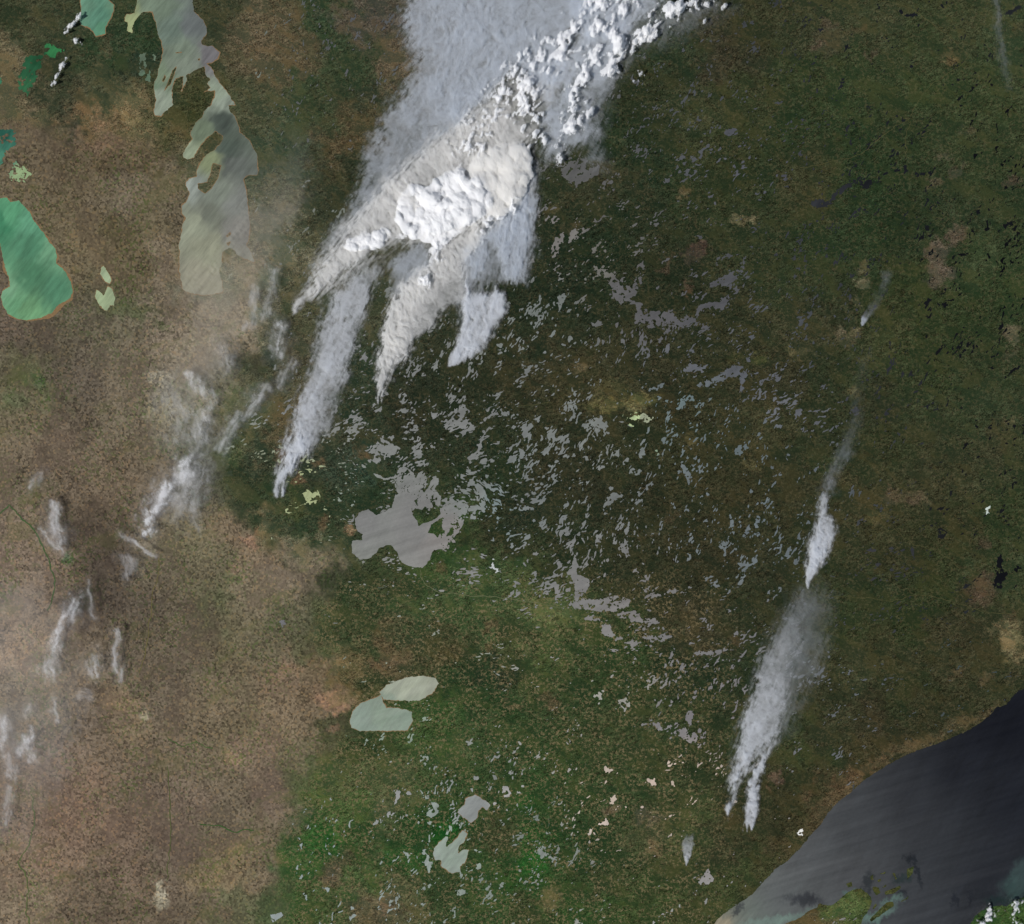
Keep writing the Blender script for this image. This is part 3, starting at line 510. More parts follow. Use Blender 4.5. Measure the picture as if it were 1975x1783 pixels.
# share of small shield lakes: x, y, fraction, grain angle (deg, 0 = east-west, + = rising to the east)
DENS = [(0,0,0,20),(200,200,.012,80),(400,40,0,60),(500,300,0,60),(620,130,.04,60),(640,230,.02,60),(680,90,.08,70),(300,700,0,0),(300,1300,0,0),(300,1700,.004,0),(480,1000,0,0),(520,600,.05,60),(600,780,.07,50),(690,660,.14,45),(700,740,.12,40),(600,950,.01,0),(640,1100,0,0),(720,930,.03,0),
 (760,820,.10,15),(800,700,.07,50),(860,720,.14,70),(900,780,.14,60),(840,860,.34,20),(880,840,.40,25),(800,900,.36,40),(800,930,.5,60),(870,900,.12,10),(950,860,.12,30),(900,930,.20,-20),(960,960,.34,-40),(930,970,.42,-60),(1000,970,.30,20),(1010,860,.16,50),(920,1000,.26,10),(960,1010,.18,30),(1000,1040,.14,40),(940,1050,.05,0),
 (1000,640,.14,60),(1050,600,.24,70),(1100,620,.2,60),(1060,680,.10,30),(1000,720,.12,20),(1020,780,.14,40),(1040,830,.22,60),(1150,560,.06,30),(1100,490,.04,40),(1200,480,.05,40),(1200,640,.12,80),(1280,640,.2,70),(1200,720,.07,70),(1300,700,.06,50),(1120,760,.04,40),(1130,830,.24,70),(1190,860,.10,70),(1100,900,.12,40),(1200,930,.06,50),(1160,960,.10,45),(1100,1000,.14,60),(1150,1060,.1,75),(1200,1060,.1,75),(1050,1080,.12,40),(1120,1120,.16,30),(1200,1120,.12,20),(1280,1060,.1,75),(1300,950,.06,70),(1250,1100,.08,70),(1300,1150,.05,20),
 (1350,680,.1,25),(1400,740,.1,30),(1350,800,.06,50),(1420,820,.09,60),(1450,900,.06,70),(1420,1000,.12,75),(1460,1000,.12,75),(1380,1050,.07,60),(1450,1090,.1,45),(1350,950,.03,60),(1500,950,.06,60),(1400,1180,.08,25),(1450,1230,.08,30),(1360,1230,.05,30),(1300,1280,.12,70),(1350,1330,.08,50),(1250,1260,.1,10),(1380,1380,.05,50),(1450,1300,.1,60),
 (1500,700,.1,45),(1500,780,.12,40),(1550,760,.1,30),(1480,620,.06,40),(1500,560,.05,50),(1600,800,.06,40),(1350,500,.05,40),(1400,420,.04,30),(1250,380,.06,40),(1280,280,.16,45),(1330,290,.12,30),(1220,300,.08,60),(1400,250,.08,50),(1400,160,.06,60),(1350,330,.08,40),(1430,330,.07,45),(1300,120,.02,50),(1480,220,.05,40),(1470,380,.06,45),(1100,400,.05,40),(1150,300,.08,50),(1200,400,.05,30),
 (1550,150,.03,50),(1600,300,.05,45),(1550,420,.07,50),(1620,400,.1,40),(1700,300,.05,60),(1750,420,.10,60),(1720,370,.07,40),(1650,450,.06,50),(1600,480,.08,60),(1700,480,.05,60),(1850,420,.07,70),(1930,420,.1,70),(1950,500,.12,60),(1900,550,.10,70),(1950,580,.07,60),(1800,500,.07,50),(1850,600,.03,40),(1900,650,.09,60),(1750,650,.03,60),(1700,680,.05,70),(1700,100,.03,40),(1800,80,.02,40),(1950,100,.03,60),(1950,200,.04,60),(1800,250,.02,50),(1850,350,.02,50),(1750,700,.06,70),(1750,800,.04,60),(1850,780,.03,50),(1950,780,.03,50),(1650,730,.03,40),(1600,700,.03,50),
 (1600,900,.03,60),(1700,900,.02,50),(1800,900,.03,40),(1900,900,.05,50),(1950,950,.06,60),(1950,1000,.07,40),(1900,1080,.03,50),(1700,1080,.12,15),(1750,1080,.06,20),(1650,1100,.05,20),(1800,1160,.05,15),(1730,1180,.07,15),(1650,1250,.05,20),(1600,1200,.03,20),(1700,1300,.03,15),(1800,1300,.02,15),(1600,1330,.09,35),(1560,1380,.1,40),(1650,1350,.04,20),(1580,1450,.04,40),(1680,1420,.01,20),(1750,1380,.01,20),(1900,1250,.01,20),(1950,1200,.01,0),(1550,1550,.005,40),(1500,1500,.02,50),(1500,1620,.01,50),(1450,1650,.01,50),(1300,1650,.01,40),(1200,1600,.01,30),(1250,1500,.015,30),(1150,1500,.02,40),(1100,1400,.01,40),(1150,1250,.02,20),(1050,1250,.003,0),(900,1200,0,0),(800,1250,0,0),(900,1350,0,0),(700,1200,0,0),(1000,1350,.003,0),
 (1050,1540,.08,50),(1020,1500,.06,50),(1080,1600,.05,60),(1000,1620,.06,40),(1100,1680,.03,40),(1000,1700,.03,40),(1050,1760,.02,40),(920,1480,.06,60),(960,1540,.1,60),(840,1560,.09,60),(800,1500,.05,50),(740,1500,.03,50),(700,1560,.02,50),(640,1480,.01,50),(880,1480,.04,50),(940,1600,.05,50),(780,1600,.04,50),(700,1620,.04,60),(620,1640,.05,70),(600,1720,.07,60),(660,1700,.04,60),(740,1680,.08,60),(800,1700,.05,60),(880,1720,.1,50),(950,1740,.07,50),(840,1760,.05,50),(700,1760,.03,60),(540,1760,.06,50),(560,1680,.04,60),(640,1560,.02,60),(500,1700,0,0),(450,1780,.03,0),(1200,1700,.01,40),(1300,1740,.01,40),(1200,1780,.01,40)]
# body colour of silty and algal waters (display r, g, b) and glint strength (0..1); eastward fading of the sun glint is put into both
WP = [(640,130,66,68,66,.5),(680,60,64,66,66,.5),(600,250,62,66,62,.5),(560,180,62,66,62,.5),(640,210,62,64,62,.5),(560,600,70,74,70,.6),(600,780,60,64,60,.7),(700,700,60,64,60,.8),(300,20,104,122,98,.15),(330,60,96,114,98,.15),(370,50,90,98,94,.2),(345,100,108,126,98,.12),(310,140,118,136,104,.1),(305,200,140,152,128,.1),(350,120,116,130,104,.12),(412,110,106,102,102,.2),(420,180,132,148,116,.1),(435,200,134,148,122,.1),(430,235,60,74,60,.15),(385,255,100,118,82,.1),(360,295,140,156,112,.1),(440,290,66,82,66,.15),(400,310,122,134,78,.1),(370,360,134,144,128,.1),(450,320,84,92,80,.2),(420,370,112,122,100,.15),(460,390,112,116,104,.2),(380,430,134,140,106,.1),(400,480,138,140,104,.1),(380,540,142,138,106,.1),(460,440,120,118,106,.15),(400,410,100,106,84,.15),
 (20,410,70,148,100,.05),(60,430,80,152,110,.05),(0,430,42,122,80,.05),(60,470,64,128,90,.05),(60,530,60,118,80,.05),(30,590,88,150,100,.05),(100,480,96,154,110,.05),(110,560,66,128,90,.05),(50,600,94,150,96,.05),(10,560,100,152,108,.05),
 (185,30,80,134,106,.05),(200,60,76,134,100,.05),(160,15,92,140,110,.05),(60,140,26,92,54,.03),(75,120,18,78,44,.03),(100,95,28,118,58,.03),(50,165,36,104,60,.03),(15,280,44,114,90,.05),(5,265,16,88,70,.05),(5,305,58,130,100,.05),(38,335,140,166,108,.05),(0,158,30,120,80,.05),(203,535,142,160,116,.1),(205,575,142,160,112,.1),(255,50,150,160,102,.1),(275,130,70,90,66,.2),(288,145,80,110,80,.2),
 (600,960,150,160,96,.2),(680,965,110,124,106,.4),(545,1203,60,60,66,.4),(700,1000,40,42,40,.8),(800,1000,44,44,40,.85),(860,1030,66,56,48,.9),(745,870,44,52,44,1),(790,1325,126,134,104,.5),(840,1318,118,124,96,.5),(735,1380,86,112,84,.5),(700,1390,86,112,90,.5),(780,1390,88,114,88,.5),
 (910,1560,86,94,90,.6),(870,1640,108,130,108,.5),(830,1560,100,116,104,.5),(820,1640,100,116,104,.5),(975,1528,130,126,120,.7),(770,1535,60,64,62,.9),(600,1700,70,96,92,.6),(560,1750,74,96,96,.6),(700,1680,76,100,90,.6),(900,1720,84,100,86,.5),(960,1500,86,94,86,.55),(1000,1600,84,96,84,.5),(1030,1560,84,100,86,.5),(1100,1650,88,96,84,.5),(1040,1650,100,110,98,.5),
 (900,850,54,58,52,1),(1000,950,44,56,50,1),(900,960,50,62,54,1),(970,980,50,84,84,.9),(1050,600,70,80,70,1),(1150,520,76,72,56,1),(1200,570,52,48,44,1),(1270,610,46,42,42,1),(1350,590,44,42,44,1),(1120,330,62,60,54,.8),(1090,370,62,60,54,.8),(1075,460,90,84,74,.9),(1300,230,48,50,50,1),(1450,720,52,56,62,1),(1110,810,70,78,70,1),(1160,830,76,82,72,1),(1315,780,62,88,86,1),(1320,710,60,64,70,1),
 (1100,1150,60,56,50,1),(1230,1190,70,62,56,1),(1050,1090,50,54,48,1),(1180,1220,78,72,66,1),(1260,1230,70,66,62,1),(1330,1250,70,66,64,1),(1350,1380,74,66,66,1),(1280,1400,72,66,64,1),(1200,1340,124,120,104,.8),(1155,1338,124,120,104,.8),(1060,1430,110,106,96,.8),(1175,1545,186,164,140,.4),(1165,1585,190,168,148,.4),(1255,1505,180,156,134,.4),(1298,1512,190,166,140,.4),(1365,1690,110,104,98,.9),(1350,1725,110,112,104,.9),(1420,870,58,78,80,1),(1410,1000,60,76,78,1),(1450,1010,60,76,80,1),(1480,900,66,84,86,1),(1400,1050,66,80,80,1),
  (1600,400,28,29,33,.4),(1540,420,36,38,42,.5),(1700,350,18,19,23,.2),(1700,450,22,24,28,.3),(1800,500,12,13,16,.1),(1800,650,14,15,18,.1),(1900,300,10,11,14,.08),(1900,550,10,11,14,.05),(1900,750,12,13,16,.1),(1700,100,18,19,23,.2),(1900,900,12,13,16,.1),(1920,1090,9,10,15,.1),(1600,700,44,48,52,.6),(1680,750,26,28,32,.3),(1500,900,62,72,74,.85),(1700,1090,30,31,35,.45),(1650,1200,32,35,39,.5),(1800,1150,22,24,28,.3),(1850,1000,14,15,18,.15),(1570,1400,60,64,66,1),(1600,1330,56,64,66,1),(1840,1290,36,52,48,.7),(1560,780,64,66,70,1),(1500,760,70,72,76,1),(1450,330,60,60,66,1)]
# the inland sea: open water with the sun glint's eastward falloff painted into body and gloss, silty western bight, then calm dark slicks as ellipses (cx, cy, rx, ry, angle, body, gloss)
SEA = [(1395,1778,120,116,96,.35),(1440,1770,58,76,68,.6),(1500,1730,34,40,42,.85),(1560,1660,30,34,36,.8),(1650,1600,22,26,30,.6),(1750,1550,14,17,23,.38),(1850,1480,11,14,22,.24),(1950,1400,10,12,20,.15),(1900,1400,10,12,20,.15),(1950,1550,11,14,22,.28),(1800,1650,16,20,25,.48),(1900,1700,13,16,23,.36),(1780,1750,20,24,29,.58),(1650,1690,28,30,32,.7)]
SLICK = [(1552,1736,34,11,5,(14,18,28),.12),(1420,1752,22,7,-45,(18,24,34),.15),(1738,1694,16,9,-20,(18,36,34),.2),(1770,1685,5,28,-12,(14,20,26),.12),(1755,1657,12,6,20,(14,20,26),.12),(1741,1726,10,5,0,(14,20,26),.15),(1842,1738,7,14,0,(14,18,26),.2),(1872,1733,6,14,0,(14,18,26),.2),(1915,1728,60,9,6,(16,20,26),.3),
 (1926,1738,26,9,0,(16,36,34),.2),(1675,1703,8,24,10,(16,24,28),.2),(1960,1715,26,22,0,(36,62,56),.5),(1972,1690,16,30,0,(40,60,56),.5),(1690,1766,34,10,-25,(76,108,94),.75),(1718,1738,22,6,-15,(64,94,82),.75),(1520,1773,44,7,-20,(76,102,88),.75),(1470,1780,40,8,-10,(80,104,92),.7),(1640,1722,14,6,0,(50,78,70),.6),
 (1390,1782,22,14,-30,(150,138,112),.3)]
PALE = [(1545,1605,12,(226,224,216),.1),(1905,981,12,(200,210,200),.1),(950,1092,18,(176,180,176),.3),(1225,800,24,(168,184,132),.4),(1250,808,16,(140,146,116),.5),(1262,868,12,(130,150,120),.5),(1266,856,8,(120,132,106),.5)]
def milky(rgb, k):
    c = lin(rgb); g = c @ np.array([.3, .59, .11])
    return tuple(c * (1 - k) + g * k)
WPL = [(p[0], p[1]) + milky(p[2:5], .36 if 340 < p[0] < 500 and p[1] < 620 else .2) + (p[5],) for p in WP]

def lake_field(STEP=1.3, PAD=45):
    xs = np.arange(-PAD, W + PAD, STEP); ys = np.arange(-PAD, HH + PAD, STEP)
    PX, PY = np.meshgrid(xs, ys)
    rag = (fbm(PX / 7, PY / 7, 21, 4, .75) - .5)
    rag2 = (fbm(PX / 6, PY / 6, 23, 3, .7) - .5)
    F = np.full(PX.shape, -50.0, np.float32)
    for i, poly in enumerate(LAKES):
        p = np.array(poly)
        x0, y0 = p.min(0) - 8; x1, y1 = p.max(0) + 8
        a, b = np.searchsorted(xs, [x0, x1]); c, d = np.searchsorted(ys, [y0, y1])
        if b <= a or d <= c: continue
        sl = (slice(c, d), slice(a, b))
        size = math.sqrt((x1 - x0) * (y1 - y0))
        amp = 5.0 if i in (0, 1, 7, 8, 9, 14, 18, 19, 20, 21, 22) else 9.0
        if i == 20: amp = 5.0
        s = sdf(PX[sl], PY[sl], poly) + rag[sl] * amp
        if i == 14:
            bay = ((PX[sl] > 748) & (PY[sl] < 955)) | ((PX[sl] > 795) & (PY[sl] < 992)) | (PX[sl] > 850)
            s = np.where(bay, np.minimum(s, (np.where(PY[sl] < 930, .50, .57) - fbm(PX[sl] / 8, PY[sl] / 8, 25, 4, .65)) * 40), s)
        if amp == 9.0:      # rocky shield lakes: frayed shores and scattered islets
            s = s + rag2[sl] * 7
            s = np.minimum(s, (0.60 - fbm(PX[sl] / 7, PY[sl] / 7, 25, 3, .65)) * 40)
        F[sl] = np.maximum(F[sl], s)
    big = F.copy()
    for poly in ISLES:
        p = np.array(poly)
        x0, y0 = p.min(0) - 8; x1, y1 = p.max(0) + 8
        a, b = np.searchsorted(xs, [x0, x1]); c, d = np.searchsorted(ys, [y0, y1])
        sl = (slice(c, d), slice(a, b))
        s = sdf(PX[sl], PY[sl], poly) + rag[sl] * 3.5
        F[sl] = np.minimum(F[sl], -s)
    # shield country: countless narrow lakes along the grain of the rock
    q = 8
    cx, cyy = PX[::q, ::q], PY[::q, ::q]
    D = idw(cx + (fbm(cx / 30, cyy / 30, 31) - .5) * 60, cyy + (fbm(cx / 30, cyy / 30, 32) - .5) * 60,
            [(a, b, f, math.cos(2 * math.radians(g)), math.sin(2 * math.radians(g))) for a, b, f, g in DENS], 3.5, 10)
    ju = np.linspace(0, D.shape[0] - 1.001, PX.shape[0]); iu = np.linspace(0, D.shape[1] - 1.001, PX.shape[1])
    j0 = ju.astype(int); i0 = iu.astype(int)
    fj = (ju - j0)[:, None, None]; fi = (iu - i0)[None, :, None]
    Dn = (D[j0][:, i0] * (1 - fi) + D[j0][:, i0 + 1] * fi) * (1 - fj) + (D[j0 + 1][:, i0] * (1 - fi) + D[j0 + 1][:, i0 + 1] * fi) * fj
    frac = Dn[..., 0] * (1 - ss(-40, 10, sdf(PX[::4, ::4], PY[::4, ::4], FARM))).repeat(4, 0).repeat(4, 1)[:PX.shape[0], :PX.shape[1]]
    frac = frac * np.where((PX < 480) & (PY < 700), 0.15, 1.0)
    # six fixed grains blended by the wanted angle keep the noise from tearing
    acc = np.zeros(PX.shape, np.float32); wsum = np.zeros(PX.shape, np.float32)
    act = frac > 0.002
    xa, ya = PX[act], PY[act]
    ang = 0.5 * np.arctan2(Dn[..., 2][act], Dn[..., 1][act])
    v = np.zeros(xa.shape); ws = np.zeros(xa.shape)
    for k in range(6):
        th = math.pi * k / 6
        w = np.maximum(np.cos(2 * (ang - th)), 0) ** 3 + 1e-4
        ca, sa = math.cos(th), math.sin(th)
        u = xa * ca - ya * sa; t = xa * sa + ya * ca
        wob = (vn(u / 14, t / 14, 50 + k) - .5) * 9
        f = .8 * (vn(u / 9.5, (t + wob) / 2.9, 60 + k) - .5) + .75 * (vn(u / 4.6 + 9, (t + wob) / 2.0, 70 + k) - .5) + .6 * (vn(u / 24, t / 10, 80 + k) - .5)
        v += w * f; ws += w * w
    v = v / np.sqrt(ws)
    # threshold from the quantiles of the field
    srt = np.sort(v)
    qv = np.searchsorted(srt, v) / len(v)
    boost = .12 + 2.3 * ss(.36, .68, fbm(xa / 34, ya / 34, 90, 4, .6))
    small = (qv - (1 - np.clip(frac[act] * boost * .8, 0, .7))) * 30
    Fs = np.full(PX.shape, -50.0, np.float32)
    Fs[act] = small
    # the shallows stay free of the big lakes, and islands of the same noise break up the bay lake's north
    F2 = np.maximum(F, np.where(big > -1.2, -50, Fs))
    isl = np.full(PX.shape, -50.0, np.float32)
    return xs, ys, PX, PY, F, F2, big

def march(xs, ys, PX, PY, F, lvl=0.0):
    V = F - lvl
    ny, nx = V.shape; N = nx * ny
    s = (V > 0)
    a, b, c, d = s[:-1, :-1], s[:-1, 1:], s[1:, 1:], s[1:, :-1]       # nw, ne, se, sw
    code = (a * 1 + b * 2 + c * 4 + d * 8)
    # polygon per case in local ids: 0 nw 1 ne 2 se 3 sw 4 north 5 east 6 south 7 west, clockwise in image = ccw from above is reversed
    P = {1: [[0,4,7]], 2: [[4,1,5]], 4: [[5,2,6]], 8: [[6,3,7]], 3: [[0,1,5,7]], 6: [[4,1,2,6]], 12: [[5,2,3,7]], 9: [[0,4,6,3]],
         5: [[0,4,7],[5,2,6]], 10: [[4,1,5],[6,3,7]], 7: [[0,1,2,6,7]], 14: [[4,1,2,3,7]], 13: [[0,4,5,2,3]], 11: [[0,1,5,6,3]], 15: [[0,1,2,3]]}
    tris = []
    for k, polys in P.items():
        jj, ii = np.nonzero(code == k)
        if not len(jj): continue
        base = jj * nx + ii
        loc = [base, base + 1, base + nx + 1, base + nx, N + base, 2 * N + base + 1, N + base + nx, 2 * N + base]
        for p in polys:
            for q in range(1, len(p) - 1):
                tris.append(np.stack([loc[p[0]], loc[p[q + 1]], loc[p[q]]], 1))
    T = np.concatenate(tris)
    ids, inv = np.unique(T.ravel(), return_inverse=True)
    T = inv.reshape(-1, 3)
    kind = ids // N; g = ids % N
    jj, ii = g // nx, g % nx
    j2 = np.minimum(jj + (kind == 2), ny - 1); i2 = np.minimum(ii + (kind == 1), nx - 1)
    v0 = V[jj, ii]; v1 = V[j2, i2]
    den = np.where(np.abs(v0 - v1) < 1e-9, 1, v0 - v1)
    t = np.where(kind > 0, np.clip(v0 / den, 0.02, .98), 0)
    px = xs[ii] + (xs[i2] - xs[ii]) * t; py = ys[jj] + (ys[j2] - ys[jj]) * t
    return px, py, T

def components(n, T):
    lab = np.arange(n)
    e = np.concatenate([T[:, [0, 1]], T[:, [1, 2]]])
    while True:
        m = np.minimum(lab[e[:, 0]], lab[e[:, 1]])
        new = lab.copy()
        np.minimum.at(new, e[:, 0], m); np.minimum.at(new, e[:, 1], m)
        np.minimum.at(new, lab[e[:, 0]], m); np.minimum.at(new, lab[e[:, 1]], m)
        new = new[new]; new = new[new]
        if (new == lab).all(): return lab
        lab = new

def build_water():
    mat = water_material()
    xs, ys, PX, PY, F, F2, bigF = lake_field()
    px, py, T = march(xs, ys, PX, PY, F2)
    c = idw(px + (vn(px / 12, py / 12, 41) - .5) * 14, py + (vn(px / 12, py / 12, 42) - .5) * 14, WPL, 4.0, 5)
    sea = (py > 1320 - (px - 1900) * .4) & (px > 1360) & (sdf(px, py, LAKES[20]) > -8)
    c[sea] = idw(px[sea], py[sea], [(p[0], p[1]) + tuple(lin(p[2:5])) + (p[5],) for p in SEA], 2.6, 40)
    wx = (fbm(px / 14, py / 14, 45, 5, .75) - .5) * 34; wy = (fbm(px / 9, py / 22, 46, 5, .75) - .5) * 26
    for x, y, rx, ry, a, rgb, g in SLICK:
        a = math.radians(a); ca, sa = math.cos(a), math.sin(a)
        dx, dy = px + wx - x, py + wy - y
        r = np.sqrt(((dx * ca + dy * sa) / rx) ** 2 + ((-dx * sa + dy * ca) / ry) ** 2)
        f = (ss(1.6, .4, r) * sea * .7)[:, None]
        c = c * (1 - f) + np.r_[lin(rgb), g] * f
    for x, y, r, rgb, g in PALE:
        f = ((px - x) ** 2 + (py - y) ** 2 < r * r)[:, None]
        c = np.where(f, np.r_[lin(rgb), g], c)
    lab = components(len(px), T)
    tl = lab[T[:, 0]]
    ul, cnt = np.unique(tl, return_counts=True)
    order = np.argsort(-cnt)
    x, y = to_world(px, py, 0.05)
    Vv = np.stack([x, y, np.full(len(x), 0.05)], 1)
    attrs = {'body': c[:, :3] * GAIN, 'gloss': c[:, 3] * GLINT}
    srt = np.argsort(tl, kind='stable'); starts = np.searchsorted(tl[srt], ul)
    def sub(tri, name):
        u, inv = np.unique(tri.ravel(), return_inverse=True)
        return make_mesh(name, Vv[u], inv.reshape(-1, 3), mat, {k: a[u] for k, a in attrs.items()})
    NL = 290
    for o in order[:NL]:
        structure(sub(T[srt[starts[o]:starts[o] + cnt[o]]], 'lake'))
    rest = np.concatenate([srt[starts[o]:starts[o] + cnt[o]] for o in order[NL:]])
    stuff(sub(T[rest], 'pond_water'), 'scatter of tiny grey lakes and ponds across the dark forest', 'ponds')
    # pale beaches and mud round the big shallow lakes
    bm, n, l = new_mat('shore_sand'); t = NT(n, l)
    pos = t.node('ShaderNodeNewGeometry').outputs['Position']
    f = t.noise(pos, 0.8, 3, 0.6)
    cc = t.mix(f, tuple(lin((104, 86, 60)) * GAIN) + (1,), tuple(lin((152, 122, 88)) * GAIN) + (1,))
    d = t.node('ShaderNodeBsdfDiffuse'); l.new(cc, d.inputs['Color'])
    o = t.node('ShaderNodeOutputMaterial'); l.new(d.outputs[0], o.inputs['Surface'])
    shore = np.full(F.shape, -50.0, np.float32)
    for i, wid in ((7, 2.4), (0, .9), (18, .8), (19, .8), (9, 1.0), (8, .8), (1, 1.0), (21, .6), (22, .9)):
        p = np.array(LAKES[i]); x0, y0 = p.min(0) - 9; x1, y1 = p.max(0) + 9
        a, b = np.searchsorted(xs, [x0, x1]); c_, d_ = np.searchsorted(ys, [y0, y1])
        sl = (slice(c_, d_), slice(a, b))
        nz = fbm(PX[sl] / 25, PY[sl] / 25, 44, 3)
        w = wid * (0.2 + 2.2 * np.clip(nz - .35, 0, 1) * 2)
        if i == 7: w = w + 5 * ss(560, 620, PY[sl]) * ss(60, 110, PX[sl])
        s = sdf(PX[sl], PY[sl], LAKES[i]) + (fbm(PX[sl] / 7, PY[sl] / 7, 21, 4, .75) - .5) * (5.0 if i in (0, 1, 7, 8, 9, 13, 14, 18, 19, 20, 21, 22) else 9.0)
        shore[sl] = np.maximum(shore[sl], s + w)
    for poly in ISLES:
        p = np.array(poly); x0, y0 = p.min(0) - 8; x1, y1 = p.max(0) + 8
        a, b = np.searchsorted(xs, [x0, x1]); c_, d_ = np.searchsorted(ys, [y0, y1])
        sl = (slice(c_, d_), slice(a, b))
        shore[sl] = np.minimum(shore[sl], -sdf(PX[sl], PY[sl], poly) - (fbm(PX[sl] / 7, PY[sl] / 7, 21, 4, .75) - .5) * 3.5 + .9)
    px, py, T = march(xs, ys, PX, PY, shore)
    x, y = to_world(px, py, 0.02)
    structure(make_mesh('shore', np.stack([x, y, np.full(len(x), 0.02)], 1), T, bm))

GLINT = 0.14
build_water()

# ------------------------------------------------------------------ roads and rivers
def ribbon(name, pts, hw, rgb, z):
    pts = np.array(pts, float)
    seg = [pts[0]]
    for a, b in zip(pts[:-1], pts[1:]):
        n = max(1, int(np.hypot(*(b - a)) / 4))
        seg += [a + (b - a) * (k + 1) / n for k in range(n)]
    p = np.array(seg)
    p = p + (np.stack([vn(p[:, 0] / 9, p[:, 1] / 9, 201), vn(p[:, 0] / 9, p[:, 1] / 9, 202)], 1) - .5) * 5
    d = np.gradient(p, axis=0); d /= np.linalg.norm(d, axis=1, keepdims=True) + 1e-9
    nrm = np.stack([-d[:, 1], d[:, 0]], 1)
    w = hw * (.6 + .9 * vn(p[:, 0] / 5, p[:, 1] / 5, 203))[:, None]
    L, R = p + nrm * w, p - nrm * w
    q = np.concatenate([L, R])
    x, y = to_world(q[:, 0], q[:, 1], z)
    n = len(p); i = np.arange(n - 1)
    m, nn, l = new_mat(name + '_surface'); t = NT(nn, l)
    f = t.noise(t.node('ShaderNodeNewGeometry').outputs['Position'], 0.5, 3, 0.7)
    c = lin(rgb)
    cc = t.mix(f, tuple(c * .6) + (1,), tuple(c * 1.4) + (1,))
    dd = t.node('ShaderNodeBsdfDiffuse'); l.new(cc, dd.inputs['Color'])
    o = t.node('ShaderNodeOutputMaterial'); l.new(dd.outputs[0], o.inputs['Surface'])
    structure(make_mesh(name, np.stack([x, y, np.full(len(x), z)], 1), np.stack([i, i + 1, i + n + 1, i + n], 1), m))

for pts in ([(1580,1147),(1660,1152),(1720,1160),(1770,1147),(1800,1150),(1850,1165),(1900,1180),(1960,1186)],
            [(1690,0),(1740,10),(1770,25),(1800,48),(1825,65),(1850,90),(1868,108),(1855,126),(1800,160),(1780,182),(1757,225)],
            [(1757,228),(1715,252),(1660,298),(1600,314),(1540,325)], [(1680,1025),(1726,1022),(1760,1050),(1800,1060),(1830,1075),(1850,1100)],
            [(1757,235),(1748,262),(1748,305)], [(1140,783),(1200,782),(1250,780)], [(1000,782),(1060,778),(1140,783)]):
    ribbon('road', pts, 0.38, (80, 78, 50), 0.08)
for pts, hw, rgb in (([(0,990),(18,975),(28,985),(45,1002),(65,1020),(80,1050),(95,1085),(108,1120),(100,1150),(92,1180)], 2.6, (70, 92, 56)),
            ([(62,1530),(66,1590),(55,1630),(35,1665),(55,1700),(50,1760),(62,1800)], 2.4, (88, 98, 60)), ([(322,1480),(330,1600),(326,1650),(322,1700)], 1.8, (84, 90, 54)),
            ([(308,1078),(306,1110),(296,1145),(280,1260),(270,1300)], 1.6, (104, 96, 60)), ([(385,1590),(420,1592),(455,1605),(490,1600)], 2.0, (60, 88, 46)),
            ([(360,700),(345,730),(330,770),(310,800)], 2.0, (128, 118, 84)), ([(811,1098),(812,1115),(825,1132),(850,1142),(900,1148),(960,1152),(1010,1160),(1090,1172)], 1.4, (100, 104, 74)),
            ([(325,1425),(350,1440),(380,1432),(410,1445)], 1.6, (70, 94, 50))):
    ribbon('river', pts, hw * .42, rgb, 0.09)

# ------------------------------------------------------------------ smoke and cloud volumes
def smoke_material(name, colour, sigma, aniso=0.2):
    m, n, l = new_mat(name); t = NT(n, l)
    v = t.node('ShaderNodeVolumePrincipled')
    v.inputs['Color'].default_value = tuple(colour) + (1,)
    v.inputs['Density'].default_value = sigma
    v.inputs['Anisotropy'].default_value = aniso
    o = t.node('ShaderNodeOutputMaterial'); l.new(v.outputs[0], o.inputs['Volume'])
    return m

def bank_arrays(PX, PY, th, zb, floor=0.012):
    """closed slab: base at zb, top at zb + thickness, a thin upright rim where the thickness runs out"""
    th = np.where(th < 0.006, 0, th)
    th[:2] = 0; th[-2:] = 0; th[:, :2] = 0; th[:, -2:] = 0
    ny, nx = th.shape
    on = th > 0
    cell = on[:-1, :-1] | on[1:, :-1] | on[:-1, 1:] | on[1:, 1:]
    jj, ii = np.nonzero(cell)
    if not len(jj): return np.zeros((0, 3)), np.zeros((0, 4), int)
    b = jj * nx + ii
    top = np.stack([b, b + nx, b + nx + 1, b + 1], 1)
    N = nx * ny
    quads = [top, top[:, ::-1] + N]
    cp = np.pad(cell, 1)[jj[:, None] + 1 + np.array([0, 1, 0, -1]), ii[:, None] + 1 + np.array([-1, 0, 1, 0])]   # west, south, east, north neighbours
    for k, (p, q) in enumerate(((0, 1), (1, 2), (2, 3), (3, 0))):
        e = ~cp[:, k]
        A, Bq = top[e, p], top[e, q]
        quads.append(np.stack([A, A + N, Bq + N, Bq], 1))
    q = np.concatenate(quads)
    ids, inv = np.unique(q.ravel(), return_inverse=True)
    q = inv.reshape(-1, 4)
    g = ids % N; isb = ids >= N
    z = zb.ravel()[g] + np.where(isb, 0, np.maximum(th.ravel()[g], floor))
    f = (ALT - z) / ALT
    x = (PX.ravel()[g] - CX) * K * f; y = (CY - PY.ravel()[g]) * K * f
    return np.stack([x, y, z], 1), q

def bank(name, xs, ys, PX, PY, th, zb, mat):
    V, q = bank_arrays(PX, PY, th, zb)
    return make_mesh(name, V, q, mat, smooth=True)

def grid_for(p, pad, step):
    p = np.array(p, float)
    x0, y0 = p[:, :2].min(0) - pad; x1, y1 = p[:, :2].max(0) + pad
    xs = np.arange(x0, x1, step); ys = np.arange(y0, y1, step)
    PX, PY = np.meshgrid(xs, ys)
    return xs, ys, PX, PY

